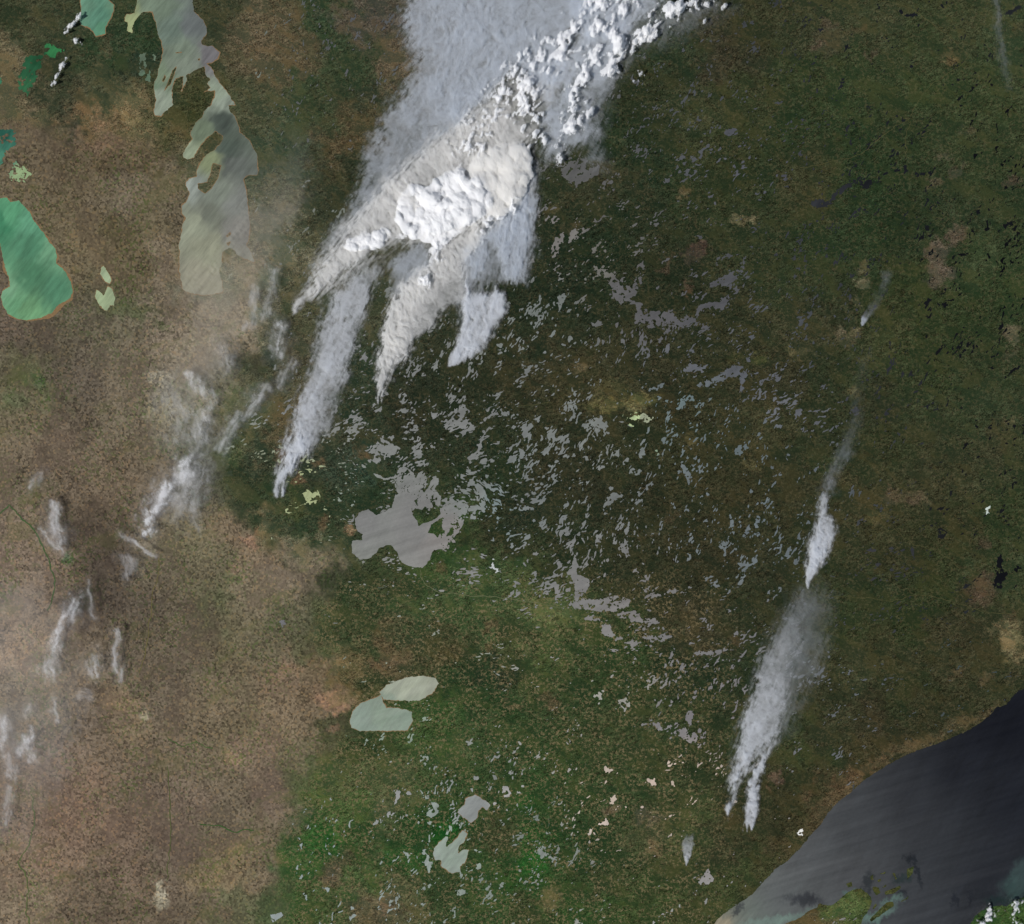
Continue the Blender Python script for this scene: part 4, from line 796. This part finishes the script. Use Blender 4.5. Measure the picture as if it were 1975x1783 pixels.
_seed = [300]
def plume(label, poly, alpha, mat, sigma, feather=10, flow=70, origin=None, z=2.0, rise=90, warp=10, streak=.5, billow=.3, bscale=7, step=1.6, relief=0.0, group=None, name='smoke_plume', cat='smoke plume', maxa=.985, curl=5.0, tex=None):
    """alpha: [(x, y, opacity)]; flow: drift direction in degrees, 90 = due north"""
    _seed[0] += 20; sd = _seed[0]
    xs, ys, PX, PY = grid_for(poly, 20, step)
    a = math.radians(flow); ca, sa = math.cos(a), -math.sin(a)
    U = PX * ca + PY * sa; V = -PX * sa + PY * ca
    wx = (fbm(PX / (warp * 3), PY / (warp * 3), sd, 5, .62) - .5) * warp * 2.4
    wy = (fbm(PX / (warp * 3), PY / (warp * 3), sd + 1, 5, .62) - .5) * warp * 2.4
    loc = np.ones(PX.shape)
    if origin is not None:
        ro = np.full(PX.shape, 1e9)
        for ox, oy in origin: ro = np.minimum(ro, np.hypot(PX - ox, PY - oy))
        loc = .18 + .82 * ss(0, 70, ro)
    wx = wx * loc; wy = wy * loc
    d = sdf(PX + wx, PY + wy, poly)
    # frayed fringe: fine curls across the drift
    d = d + (fbm(U / 11, V / 4.5, sd + 2, 4, .65) - .5) * curl * 2 * loc
    fe = feather * loc
    e = ss(-.5, .75, d / fe)
    # wisps of the fringe tear off along the drift
    e = e * (1 - (1 - ss(.1, 1.05, d / fe)) * np.clip((fbm(U / 16, V / 3.6, sd + 9, 4, .65) - .42) * 3.2, 0, .92))
    al = idw(PX + wx, PY + wy, alpha, 3.0, 10)[..., 0]
    ta = math.radians(flow if tex is None else tex); tc, ts = math.cos(ta), -math.sin(ta)
    st = fbm((PX * tc + PY * ts + wy * .8) / 26, (-PX * ts + PY * tc + wx * .8) / 5, sd + 3, 5, .72)
    bl = fbm((PX + wx) / bscale, (PY + wy) / bscale, sd + 4, 4, .6)
    al = np.clip(al * e, 0, maxa)
    od = -np.log(1 - al)
    big = fbm((PX + wx) / 34, (PY + wy) / 34, sd + 6, 3, .6)
    od = od * np.clip(1 + streak * (st - .5) * 2.6 + billow * (bl - .5) * 3 + .7 * (big - .5), .12, 3)
    od = od * e ** .5
    th = od / sigma
    if relief:
        # cauliflower crowding in the dense part
        puff = fbm((PX + wx) / bscale, (PY + wy) / bscale, sd + 5, 4, .7) - .5
        fine = fbm((PX + wx) / 3.0, (PY + wy) / 3.0, sd + 7, 2, .6) - .5
        th = th + (relief * 1.0 * puff + relief * .8 * (st - .5) + .38 * fine) * ss(1.0, 3.0, od)
        th = np.maximum(th, 0)
    zb = np.full(PX.shape, z + .013 * (sd % 97) / 20) + .25 * (fbm(PX / 60, PY / 60, sd + 8, 2) - .5)
    if origin is not None:
        r = np.full(PX.shape, 1e9)
        for ox, oy in origin: r = np.minimum(r, np.hypot(PX - ox, PY - oy))
        zb = .1 + (zb - .1) * ss(0, rise, r)
    ob = bank(name, xs, ys, PX, PY, th, zb, mat)
    tag(ob, label, cat, group)
    return ob

GREY = smoke_material('grey_smoke', (.865, .89, .92), 0.8, 0)
CREAM = smoke_material('cream_smoke', (.968, .964, .953), 1.0, 0)
WHITE = smoke_material('fresh_smoke', (.94, .95, .965), 1.2, 0)
THIN = smoke_material('thin_smoke', (.90, .93, .97), 1.2, 0)
ICE = smoke_material('ice_cloud', (.99, .99, .995), 2.2, 0)
HAZE = smoke_material('milky_haze', (.97, .97, .97), .3, 0)
TAN = smoke_material('tan_haze', (.93, .88, .79), .2, 0)

plume('wide sheet of blue-grey smoke beyond the bank of small white clouds', [(900,-300),(790,-120),(768,45),(775,75),(797,110),(772,160),(735,220),(705,290),(688,360),(668,410),(630,450),(610,490),(660,480),(720,420),(790,340),(860,280),(930,220),(990,160),(1060,200),(1110,90),(1200,-60),(1330,-260),(1200,-330),(1040,-330)],
      [(1050,-150,.7),(1150,-280,.4),(800,60,.72),(880,60,.84),(1000,60,.82),(1080,10,.75),(790,130,.6),(800,200,.7),(850,160,.82),(745,250,.5),(730,290,.6),(700,360,.55),(650,440,.5),(900,200,.85),(1030,200,.82)], GREY, .8, feather=30, flow=52, z=1.4, warp=18, streak=.45, billow=.3, step=1.9, curl=14)
plume('huge dense cream smoke plume trailing from the brightest towering cloud', [(562,610),(566,585),(578,562),(588,532),(612,492),(640,452),(668,424),(700,384),(745,330),(800,290),(850,245),(900,200),(960,155),(1010,130),(1050,105),(1090,95),(1120,110),(1080,180),(1060,250),(1030,275),(1028,330),(1018,400),(960,435),(880,472),(800,472),(745,492),(700,520),(665,545),(640,572),(610,576),(588,580),(573,603)],
      [(563,606,.75),(570,590,.95),(600,550,.93),(620,495,.9),(635,560,.85),(650,520,.94),(680,430,.92),(700,460,.96),(760,345,.94),(790,380,.97),(840,265,.94),(870,310,.97),(920,215,.88),(950,250,.86),(1000,170,.4),(1060,110,.25),(1050,220,.3),(822,348,.75),(885,318,.75),(705,440,.8),(755,435,.8),(900,420,.95),(1000,330,.9),(1000,390,.85),(720,492,.8)], CREAM, 1.0, feather=34, flow=48, origin=[(564,606)], z=2.2, warp=12, streak=.4, billow=.35, bscale=6, relief=.3, step=1.6, tex=118, curl=10)
plume('long straight smoke plume narrowing down to two fire points', [(527,963),(526,935),(533,905),(547,860),(564,800),(584,740),(600,680),(613,620),(638,560),(680,520),(725,505),(742,520),(722,560),(702,620),(690,660),(674,720),(660,780),(640,830),(612,865),(580,895),(560,920),(548,958),(541,960),(543,935),(537,960)],
      [(532,955,.85),(545,950,.85),(545,900,.95),(570,850,.94),(600,780,.86),(630,700,.78),(660,620,.72),(690,560,.66),(715,520,.55),(655,780,.25),(605,690,.4),(630,830,.5)], WHITE, 1.2, feather=20, flow=68, origin=[(533,960),(544,955)], z=1.5, warp=9, streak=.55, billow=.4, bscale=6, relief=.25, curl=8)
plume('thick pale smoke column fanning out between two grey plumes', [(729,782),(722,735),(727,690),(731,640),(738,612),(752,582),(773,548),(800,520),(830,490),(870,462),(915,432),(945,450),(930,480),(905,500),(898,540),(905,575),(882,592),(852,612),(832,642),(815,642),(800,662),(790,690),(771,702),(758,727),(746,742),(737,778),(734,760)],
      [(728,760,.85),(735,700,.95),(760,660,.96),(770,620,.95),(800,570,.93),(850,520,.88),(900,470,.85),(880,570,.5),(835,610,.6),(812,650,.7),(750,725,.8)], CREAM, 1.0, feather=14, flow=62, origin=[(731,780)], z=1.8, warp=10, streak=.4, billow=.45, bscale=5, relief=.35, tex=110, curl=9)
plume('dim grey smoke patch in the gap beside the thick pale column', [(742,505),(790,468),(840,472),(845,520),(800,562),(770,585),(752,570),(752,540)], [(790,510,.7),(760,550,.55)], GREY, .8, feather=22, flow=60, z=1.2, streak=.3, step=2)
plume('short broad plume with a curled grey eastern lobe', [(862,708),(868,682),(880,660),(889,622),(888,590),(895,548),(888,500),(893,470),(903,480),(905,540),(915,565),(940,562),(958,547),(976,562),(980,592),(965,626),(936,666),(911,690),(886,704),(870,708)],
      [(868,690,.85),(890,670,.92),(915,645,.9),(905,600,.94),(900,550,.9),(896,500,.8),(945,600,.86),(968,575,.9),(950,630,.82),(925,665,.82)], WHITE, 1.2, feather=12, flow=65, origin=[(868,700)], z=1.6, warp=7, streak=.4, billow=.45, bscale=7, relief=.4)
plume('grey smoke curtain hanging below the towering cloud', [(905,455),(893,480),(900,515),(915,548),(935,545),(945,510),(948,470),(958,500),(965,530),(990,552),(1014,540),(1022,500),(1028,420),(1032,330),(1015,300),(985,380),(945,430)],
      [(920,520,.72),(910,480,.72),(980,480,.75),(1000,400,.82),(1010,520,.7),(1020,350,.75)], GREY, .8, feather=16, flow=78, z=1.5, warp=9, streak=.7, billow=.4)
plume('broad overlapping grey smoke fan between the pale column and the curtain', [(872,470),(930,430),(1000,360),(1036,300),(1040,420),(1034,500),(1010,556),(975,550),(950,560),(925,575),(905,600),(880,640),(872,600),(885,560),(878,510)],
      [(900,520,.6),(930,500,.5),(990,450,.7),(1015,380,.72),(1000,530,.5),(890,600,.45),(945,560,.3),(960,520,.4)], GREY, .8, feather=20, flow=74, z=1.0, warp=12, streak=.8, billow=.5, bscale=9, curl=10)
plume('patchy grey smoke under the easternmost rows of clouds', [(1040,130),(1100,70),(1150,40),(1235,30),(1215,85),(1185,140),(1165,195),(1150,235),(1165,260),(1130,280),(1100,300),(1080,320),(1055,325),(1035,290),(1040,220)],
      [(1080,180,.8),(1060,260,.8),(1130,120,.75),(1180,80,.7),(1130,230,.6),(1090,290,.55),(1150,180,.5)], GREY, .8, feather=22, flow=60, z=1.3, warp=12, streak=.5, billow=.6, bscale=12, step=2)
plume('grey smoke band between the two upper cloud rows', [(1080,-40),(1200,-180),(1380,-180),(1320,-60),(1275,10),(1235,50),(1180,75),(1110,80)], [(1120,30,.8),(1180,20,.78),(1230,10,.72),(1280,-10,.6),(1280,-120,.45)], GREY, .8, feather=20, flow=55, z=1.3, streak=.5, billow=.5, step=2)
plume('faint blue smoke fringe spreading over forest past the cloud edge', [(1150,60),(1260,20),(1360,-30),(1420,20),(1330,70),(1240,100),(1190,180),(1160,280),(1180,330),(1130,330),(1120,260)], [(1200,110,.3),(1280,40,.32),(1350,10,.2),(1170,220,.3),(1150,310,.3)], THIN, 1.2, feather=40, flow=60, z=1.2, warp=16, streak=.4, billow=.5, bscale=14, step=2.5)
plume('bright fresh plume over forest tapering north into thin haze', [(1556,1136),(1552,1096),(1555,1060),(1560,1035),(1571,1015),(1574,980),(1580,956),(1590,946),(1600,958),(1597,990),(1613,1003),(1613,1032),(1601,1066),(1590,1087),(1576,1107),(1564,1122),(1559,1136)],
      [(1557,1125,.85),(1562,1090,.95),(1570,1060,.94),(1590,1040,.9),(1575,1020,.92),(1585,975,.85),(1592,955,.6),(1608,1015,.7)], WHITE, 1.2, feather=13, flow=72, origin=[(1557,1132)], z=1.3, rise=40, warp=6, streak=.3, billow=.5, bscale=5, relief=.3, curl=6)
plume('faint dissolving haze above the bright fresh plume', [(1578,962),(1588,930),(1602,880),(1622,840),(1640,780),(1655,700),(1675,660),(1680,720),(1665,800),(1650,860),(1630,910),(1608,958)], [(1595,940,.32),(1610,890,.18),(1635,830,.08),(1660,740,.03)], THIN, 1.2, feather=16, flow=66, z=1.3, step=2, billow=.5)
plume('western branch of the twin plumes rising by the shore forest', [(1403,1582),(1397,1562),(1403,1540),(1401,1500),(1413,1450),(1424,1400),(1440,1350),(1460,1290),(1480,1235),(1502,1185),(1535,1160),(1560,1170),(1550,1230),(1540,1300),(1522,1370),(1500,1425),(1478,1455),(1452,1472),(1432,1500),(1424,1522),(1413,1552)],
      [(1402,1572,.85),(1410,1520,.95),(1425,1460,.86),(1445,1400,.78),(1470,1330,.66),(1490,1260,.42),(1510,1200,.2),(1540,1180,.08),(1540,1280,.15),(1510,1380,.55),(1490,1420,.7)], WHITE, 1.2, feather=22, flow=66, origin=[(1402,1576)], z=1.5, warp=9, streak=.4, billow=.45, bscale=7, relief=.3, curl=9)
plume('eastern branch of the twin plumes with ragged fire points', [(1432,1606),(1436,1580),(1434,1560),(1441,1530),(1446,1500),(1456,1470),(1478,1440),(1496,1425),(1480,1465),(1466,1510),(1462,1560),(1458,1585),(1450,1603),(1444,1590),(1441,1607),(1437,1590)],
      [(1436,1600,.6),(1448,1595,.85),(1452,1550,.9),(1455,1500,.9),(1475,1450,.8)], WHITE, 1.2, feather=9, flow=74, origin=[(1448,1600),(1435,1600)], z=1.3, rise=50, warp=6, streak=.3, billow=.5, bscale=5, relief=.2)
plume('thin spreading haze at the north end of the twin plumes', [(1470,1320),(1495,1220),(1520,1150),(1570,1110),(1610,1150),(1605,1230),(1590,1300),(1560,1350),(1520,1420),(1490,1440)], [(1540,1180,.22),(1560,1260,.18),(1540,1340,.16),(1500,1400,.2),(1590,1200,.1),(1510,1240,.22)], THIN, 1.2, feather=34, flow=64, z=1.2, warp=14, streak=.5, billow=.3, step=2.5)
plume('tiny lone smoke wisp in the southern forest', [(1323,1672),(1319,1655),(1315,1635),(1319,1612),(1335,1608),(1340,1628),(1331,1655)], [(1323,1660,.8),(1322,1640,.5),(1330,1615,.3)], WHITE, 1.2, feather=6, flow=75, origin=[(1323,1668)], z=.8, rise=40, warp=4, step=1.3, bscale=5, billow=.6)
plume('slender faint smoke trail with one white spot at its foot', [(1660,632),(1661,612),(1671,598),(1684,575),(1694,550),(1698,522),(1715,512),(1724,530),(1713,560),(1697,592),(1676,612),(1666,628)], [(1663,620,.8),(1670,606,.12),(1680,590,.05),(1690,570,.04),(1710,530,.09),(1715,520,.06)], THIN, 1.2, feather=8, flow=60, origin=[(1662,626)], z=1.0, rise=50, warp=6, step=1.4, bscale=6, billow=.7)
plume('faint vertical smoke streak over the upland forest', [(1912,-140),(1926,-140),(1933,40),(1938,80),(1950,140),(1956,175),(1940,178),(1924,120),(1918,60)], [(1925,10,.2),(1927,60,.1),(1935,120,.08),(1948,165,.04)], THIN, 1.2, feather=9, flow=95, z=1.2, warp=5, streak=.5)
stuff(plume('thin tan smoke haze drifting over fields beside the long lake', [(330,560),(420,470),(500,330),(560,240),(620,260),(610,360),(560,470),(520,560),(480,640),(430,760),(330,800),(300,720),(350,640)], [(560,280,.05),(550,350,.12),(535,420,.24),(500,490,.2),(420,620,.24),(380,740,.26)], TAN, .2, feather=60, flow=60, z=1.0, warp=20, streak=.3, billow=.2, bscale=30, step=5, name='smoke_haze'))
stuff(plume('milky haze over the far western fields', [(-60,1120),(80,1090),(160,1200),(200,1300),(150,1500),(60,1650),(-60,1650)], [(30,1250,.16),(60,1400,.15),(30,1550,.08),(120,1250,.07)], HAZE, .3, feather=60, flow=80, z=4.0, warp=20, streak=.3, billow=.2, bscale=30, step=5, name='smoke_haze'))

# ------------------------------------------------------------------ high wispy clouds over the fields
CIRRUS = [  # points (x, y, half width), opacity, label
 ([(360,725,8),(392,745,10),(414,762,8),(415,780,9),(395,806,12),(386,852,14)], .42, 'hooked wisp of high cloud over the pale town'),
 ([(330,775,26),(360,800,30),(345,840,26)], .26, 'broad faint cloud veil below the hooked wisp'),
 ([(428,672,14),(432,700,16)], .36, 'small round cloud puff beside the dark forest edge'),
 ([(492,556,7),(488,590,8),(478,632,8)], .30, 'thin upright wisp beside the foot of the long lake'),
 ([(528,520,7),(523,560,9),(514,605,8)], .34, 'upright wisp west of the great plume tip'),
 ([(538,632,11),(534,655,15),(530,682,10)], .46, 'soft white tuft south of the great plume tip'),
 ([(562,700,7),(551,722,9),(545,740,7)], .34, 'slim wisp along the long straight plume'),
 ([(513,748,9),(494,768,13),(478,792,9)], .42, 'slanting wisp over the dark forest corner'),
 ([(462,806,8),(440,838,11),(418,870,8)], .38, 'slanting thin wisp over the forest and field border'),
 ([(362,892,12),(354,915,19),(334,938,22),(314,960,20),(292,975,16),(278,985,12),(286,1020,10)], .68, 'brightest streaky cloud mass above the brown fields'),
 ([(385,900,26),(372,940,30),(350,985,24)], .30, 'faint veil along the brightest streaky cloud'),
 ([(374,965,6),(378,1000,7),(388,1028,5)], .30, 'thin tail hanging below the faint veil'),
 ([(99,975,8),(102,1000,10),(109,1030,15),(115,1050,10)], .48, 'bright tuft beside the winding green river'),
 ([(78,1020,3),(92,1046,4),(122,1062,3)], .42, 'narrow curved wisp crossing the winding green river'),
 ([(56,944,6),(68,930,8),(84,912,5)], .34, 'short slanting wisp upstream of the green river'),
 ([(232,1030,3),(262,1050,4),(298,1072,4)], .40, 'narrow straight wisp below the brightest cloud mass'),
 ([(240,1078,9),(250,1092,13),(246,1112,8)], .34, 'pale tuft just below the narrow straight wisp'),
 ([(150,1158,10),(140,1178,16),(126,1198,13),(112,1226,10),(107,1248,10)], .54, 'long bright wisp over dark brown soil'),
 ([(100,1262,12),(96,1282,17),(104,1300,11)], .44, 'bright tuft at the lower end of the long wisp'),
 ([(180,1262,9),(176,1284,15),(184,1302,9)], .44, 'cloud tuft between two parallel thin wisps'),
 ([(222,1212,3),(221,1245,7),(228,1285,9),(232,1310,5)], .42, 'upright blade-shaped wisp over brown fields'),
 ([(168,1118,3),(176,1160,4),(182,1195,4)], .26, 'hair-thin upright wisp over dark soil'),
 ([(0,1390,12),(6,1410,15),(2,1435,12)], .50, 'bright cloud tuft at the western milky haze'),
 ([(58,1420,9),(50,1442,15),(56,1458,9)], .48, 'double cloud tuft in the western milky haze'),
 ([(16,1464,6),(24,1482,10),(30,1502,7)], .48, 'small slanted cloud tuft in the western haze'),
 ([(104,1346,4),(104,1372,5),(108,1392,3)], .36, 'short upright streak east of the western haze'),
 ([(46,1374,5),(56,1362,7)], .34, 'tiny faint puff in the western milky haze'),
 ([(20,1520,6),(14,1560,8),(10,1590,6)], .26, 'faint streak trailing from the western haze'),
 ([(150,1345,8),(165,1330,8),(175,1350,6)], .2, 'very faint puff above the long farm plain'),
]
for pts, op, lab in CIRRUS:
    P = np.array(pts, float)
    xs, ys, PX, PY = grid_for(P, P[:, 2].max() * 4 + 14, 1.8)
    _seed[0] += 20; sd = _seed[0]
    hm = P[:, 2].max()
    wx = (fbm(PX / 18, PY / 26, sd, 5, .68) - .5) * (14 + hm * 1.6); wy = (fbm(PX / 20, PY / 20, sd + 1, 5, .68) - .5) * (14 + hm * 1.6)
    best = np.zeros(PX.shape); soft = np.zeros(PX.shape)
    for a, b in zip(P[:-1], P[1:]):
        ex, ey = b[0] - a[0], b[1] - a[1]
        t = np.clip(((PX + wx - a[0]) * ex + (PY + wy - a[1]) * ey) / (ex * ex + ey * ey), 0, 1)
        dd = np.hypot(PX + wx - a[0] - t * ex, PY + wy - a[1] - t * ey)
        hw = a[2] + (b[2] - a[2]) * t
        best = np.maximum(best, np.exp(-(dd / hw) ** 2 * 1.1))
        soft = np.maximum(soft, np.exp(-(dd / (hw * 2.2 + 5)) ** 2 * 1.1))
    dv = P[-1, :2] - P[0, :2]; dv = dv / (np.hypot(*dv) + 1e-9)
    st = fbm((PX * dv[0] + PY * dv[1] + wx * .5) / 26, (-PX * dv[1] + PY * dv[0] + wy * .5) / 5, sd + 2, 4, .65)
    al = np.clip(op * (.85 * best * np.clip(1 + (st - .5) * 3.0, .15, 1.8) + .16 * soft), 0, .9)
    th = np.maximum(-np.log(1 - al) / 2.2 - .008, 0)
    tag(bank('cirrus_cloud', xs, ys, PX, PY, th, 5.0 + .047 * ((sd // 20) % 23) + .1 * fbm(PX / 20, PY / 20, sd + 5, 2), ICE), lab, 'cloud', 'wispy clouds over the fields')

# ------------------------------------------------------------------ cumulus
CREAMV = smoke_material('cream_vapour', (.984, .981, .973), 1.4, 0)
CLOUDV = smoke_material('cloud_vapour', (.998, .998, .998), 3.0, 0)

def lobes(PX, PY, inside, d, rng, n, rr, h):
    out = np.zeros(PX.shape)
    for k in range(n):
        j, i = inside[rng.integers(len(inside))]
        r = rng.uniform(*rr)
        r = min(r, max(d[j, i] * 1.5, rr[0]))
        x0 = max(0, int(i - r / 1.25 - 2)); x1 = int(i + r / 1.25 + 3); y0 = max(0, int(j - r / 1.25 - 2)); y1 = int(j + r / 1.25 + 3)
        w = (slice(y0, y1), slice(x0, x1))
        q = r * r - (PX[w] - PX[j, i]) ** 2 - (PY[w] - PY[j, i]) ** 2
        out[w] = np.maximum(out[w], np.sqrt(np.maximum(q, 0)) * K * h)
    return out

def tower(label, poly, zb, H, lv, seed, mat, rag=14):
    rng = np.random.default_rng(seed)
    xs, ys, PX, PY = grid_for(poly, 8, 1.25)
    wx = (fbm(PX / 14, PY / 14, seed, 4, .6) - .5) * rag; wy = (fbm(PX / 14, PY / 14, seed + 1, 4, .6) - .5) * rag
    d = sdf(PX + wx, PY + wy, poly)
    inside = np.argwhere(d > 2)
    th = np.sqrt(np.clip(d, 0, H[1])) / math.sqrt(H[1]) * H[0]
    lx = (fbm(PX / 9, PY / 9, seed + 2, 3, .6) - .5) * 8; ly = (fbm(PX / 9, PY / 9, seed + 3, 3, .6) - .5) * 8
    for n, rr, h in lv: th = th + lobes(PX + lx, PY + ly, inside, d, rng, n, rr, h)
    th = th + (fbm(PX / 5, PY / 5, seed + 4, 3, .6) - .5) * .35 + (fbm(PX / 14, PY / 14, seed + 5, 3, .6) - .5) * .9
    th = np.where(d > 0, np.maximum(th, .05), 0)
    ob = bank('pyrocumulus_cloud', xs, ys, PX, PY, th, np.full(PX.shape, zb), mat)
    tag(ob, label, 'cloud')

tower('largest brilliant white cauliflower cloud towering out of the cream smoke', [(762,430),(766,385),(790,355),(822,362),(842,342),(868,326),(892,320),(906,345),(930,338),(948,356),(955,398),(935,418),(912,434),(885,444),(850,450),(815,448),(785,452)], 3.4, (1.5, 30), [(20, (16, 34), .55), (130, (6, 13), .6), (420, (2.5, 5.5), .5)], 11, CLOUDV)
tower('domed cream cloud head at the north-east end of the towering cloud', [(895,350),(905,312),(930,292),(965,275),(1000,270),(1024,288),(1030,325),(1020,365),(1000,400),(965,420),(935,425),(918,400)], 3.2, (1.8, 34), [(16, (16, 32), .34), (120, (6, 12), .34), (500, (2.5, 5.5), .4)], 12, CREAMV, 18)
tower('low white billow on the cream smoke near its narrow tail', [(662,480),(670,462),(690,455),(700,445),(712,455),(735,440),(752,440),(755,460),(735,475),(705,482),(690,488),(675,488)], 3.2, (.7, 12), [(12, (8, 14), .5), (60, (4, 8), .5), (160, (2, 4), .5)], 13, CLOUDV)
tower('flattened rippled white cloud skirt under the towering cloud', [(760,460),(800,440),(850,442),(900,430),(905,440),(880,455),(860,470),(845,490),(828,490),(830,470),(800,462)], 3.2, (.4, 20), [(12, (8, 16), .2), (70, (3, 6), .5), (260, (1.8, 3.2), .6)], 14, CLOUDV)

# fields of small cumulus: lumps of a broken cloud sheet, each lump a cloud of its own
B = lambda pts: offs(pts, 1000, 0)
BANDS = [  # path, half width, cover 0..1, grain px, label
 (B([(900,-420),(640,-40),(600,20),(500,160),(390,290),(280,370),(140,500),(60,620),(100,740)]), 22, .92, 7, 'in the long broken row along the cream smoke edge'),
 ([(900,290),(925,250),(950,215),(975,170),(1000,150)], 20, .80, 5, 'in the speckled field above the domed cloud head'),
 ([(1000,180),(1015,220),(1028,255)], 17, .85, 7, 'crowding down to the domed cloud head'),
 (B([(1000,-300),(860,-40),(830,10),(760,150),(715,210),(780,280),(890,315)]), 13, 1.1, 7, 'in the bent row over grey smoke'),
 (B([(1500,-330),(1270,-40),(1240,20),(1110,120),(1040,220),(950,270)]), 14, 1.25, 8, "in the slanting row at the smoke's forest edge"),
 (B([(755,330),(725,430),(690,545)]), 10, 1.4, 8, 'in the bright spur pointing down to dark forest'),
 (B([(590,390),(540,500),(490,600),(440,690),(410,830),(400,980)]), 12, 1.0, 6, 'in the thin eastern row over grey smoke'),
 (B([(545,860),(490,920)]), 6, .85, 5, 'beside the thin eastern row'),
 (B([(330,1080),(290,1200)]), 8, .75, 4, 'near the pale ragged lake'),
 ([(850,470),(838,498),(815,545)], 8, .95, 5, 'in the string down the thick pale column'),
 ([(995,378),(985,400),(972,418)], 8, .9, 5, 'on the grey smoke curtain'),
 ([(945,415),(932,440),(925,455)], 7, .75, 4, 'below the domed cloud head'),
 ([(1338,2),(1344,12)], 5, 1.1, 6, 'drifting just clear of the slanting row'), ([(1368,8),(1378,-2)], 6, .95, 6, 'beyond the slanting row over forest'), ([(1357,42),(1359,34)], 3, 1.1, 5, 'alone over dark forest below the drifting clouds'),
 ([(1226,156),(1234,146)], 5, .95, 5, 'alone by a small grey lake'), ([(1396,18),(1398,12)], 3, 1.0, 4, 'outermost over the upland forest'),
 ([(129,116),(112,138),(103,162)], 3.0, .95, 4, 'in the chain beside the dark green lake'),
 ([(153,28),(142,45),(128,62)], 3.0, .85, 4, 'in the short chain touching the turquoise lake'), ([(142,76),(158,86)], 3, .8, 3, 'below the turquoise lake'),
 ([(1962,1744),(1952,1764),(1958,1790)], 7, 1.0, 5, 'over the green southern shore of the inland sea'), ([(1905,1752),(1912,1772),(1888,1780)], 5, .95, 4, 'on the west of the green southern shore'),
]
def cumulus_fields():
    total = []
    for bi, (pts, hw, cov, gr, lab) in enumerate(BANDS):
        p = np.array(pts, float)
        xs, ys, PX, PY = grid_for(p, hw * 2.4, 1.15)
        dist = np.full(PX.shape, 1e9)
        for a, b in zip(p[:-1], p[1:]):
            ex, ey = b - a
            t = np.clip(((PX - a[0]) * ex + (PY - a[1]) * ey) / (ex * ex + ey * ey), 0, 1)
            dist = np.minimum(dist, np.hypot(PX - a[0] - t * ex, PY - a[1] - t * ey))
        D = cov * np.exp(-(dist / hw) ** 2)
        sd = 700 + bi * 9
        wq = (fbm(PX / 20, PY / 20, sd + 6, 3) - .5) * 2
        D = cov * .8 * np.exp(-(dist / (hw * (1.35 + wq * .9))) ** 2)
        ru, rv = (PX * .5 - PY * .87) / 1.7, (PX * .87 + PY * .5) / .85
        v = D + (fbm(ru / gr, rv / gr, sd, 4, .6) - .5) * 1.9 + (fbm(PX / (gr * 2.4), PY / (gr * 2.4), sd + 3, 2) - .5) * 1.7 - .6
        h = np.clip(v, 0, 1) * .85 * gr + np.clip(v, 0, 1) * (fbm(PX / 3.5, PY / 3.5, sd + 5, 2) - .5) * .8
        h = h * ss(hw * 2.4, hw * 1.4, dist); v = np.where(dist < hw * 2.2, v, -1)
        h = np.where(v > 0, np.maximum(h, .02), 0)
        z = 5.0 if pts[0][0] > 880 and pts[0][0] < 1500 else (4.6 if 700 < pts[0][0] < 881 else 1.8)
        V, q = bank_arrays(PX, PY, h, np.full(PX.shape, z + .05 * bi))
        if not len(q): continue
        cl = components(len(V), np.concatenate([q[:, :3], q[:, [0, 2, 3]]]))
        ql = cl[q[:, 0]]
        for c in np.unique(ql):
            k = np.nonzero(ql == c)[0]
            total.append((len(k), V, q[k], lab))
    total.sort(key=lambda r: -r[0])
    rest_v, rest_q, off = [], [], 0
    for n, (cnt, V, q, lab) in enumerate(total):
        u, inv = np.unique(q.ravel(), return_inverse=True)
        if n < 300:
            ob = make_mesh('cumulus_cloud', V[u], inv.reshape(-1, 4), CLOUDV, smooth=True)
            w = V[u]; ext = np.ptp(w[:, :2], axis=0); ev = np.linalg.eigvalsh(np.cov(w[:, :2].T))
            shape = 'stretched' if ev[1] > 5 * max(ev[0], 1e-6) else ('lumpy' if ev[1] > 2.2 * max(ev[0], 1e-6) else 'rounded')
            size = 'sprawling' if cnt > 500 else 'large' if cnt > 220 else 'middling' if cnt > 90 else 'small' if cnt > 40 else 'tiny'
            tag(ob, '%s %s white cumulus %s' % (size, shape, lab), 'cloud', 'broken cumulus clouds')
        else:
            rest_v.append(V[u]); rest_q.append(inv.reshape(-1, 4) + off); off += len(u)
    if rest_v:
        stuff(make_mesh('cloud_flecks', np.concatenate(rest_v), np.concatenate(rest_q), CLOUDV, smooth=True), 'scatter of minute white cloud flecks between the small clouds', 'cloud flecks')
cumulus_fields()
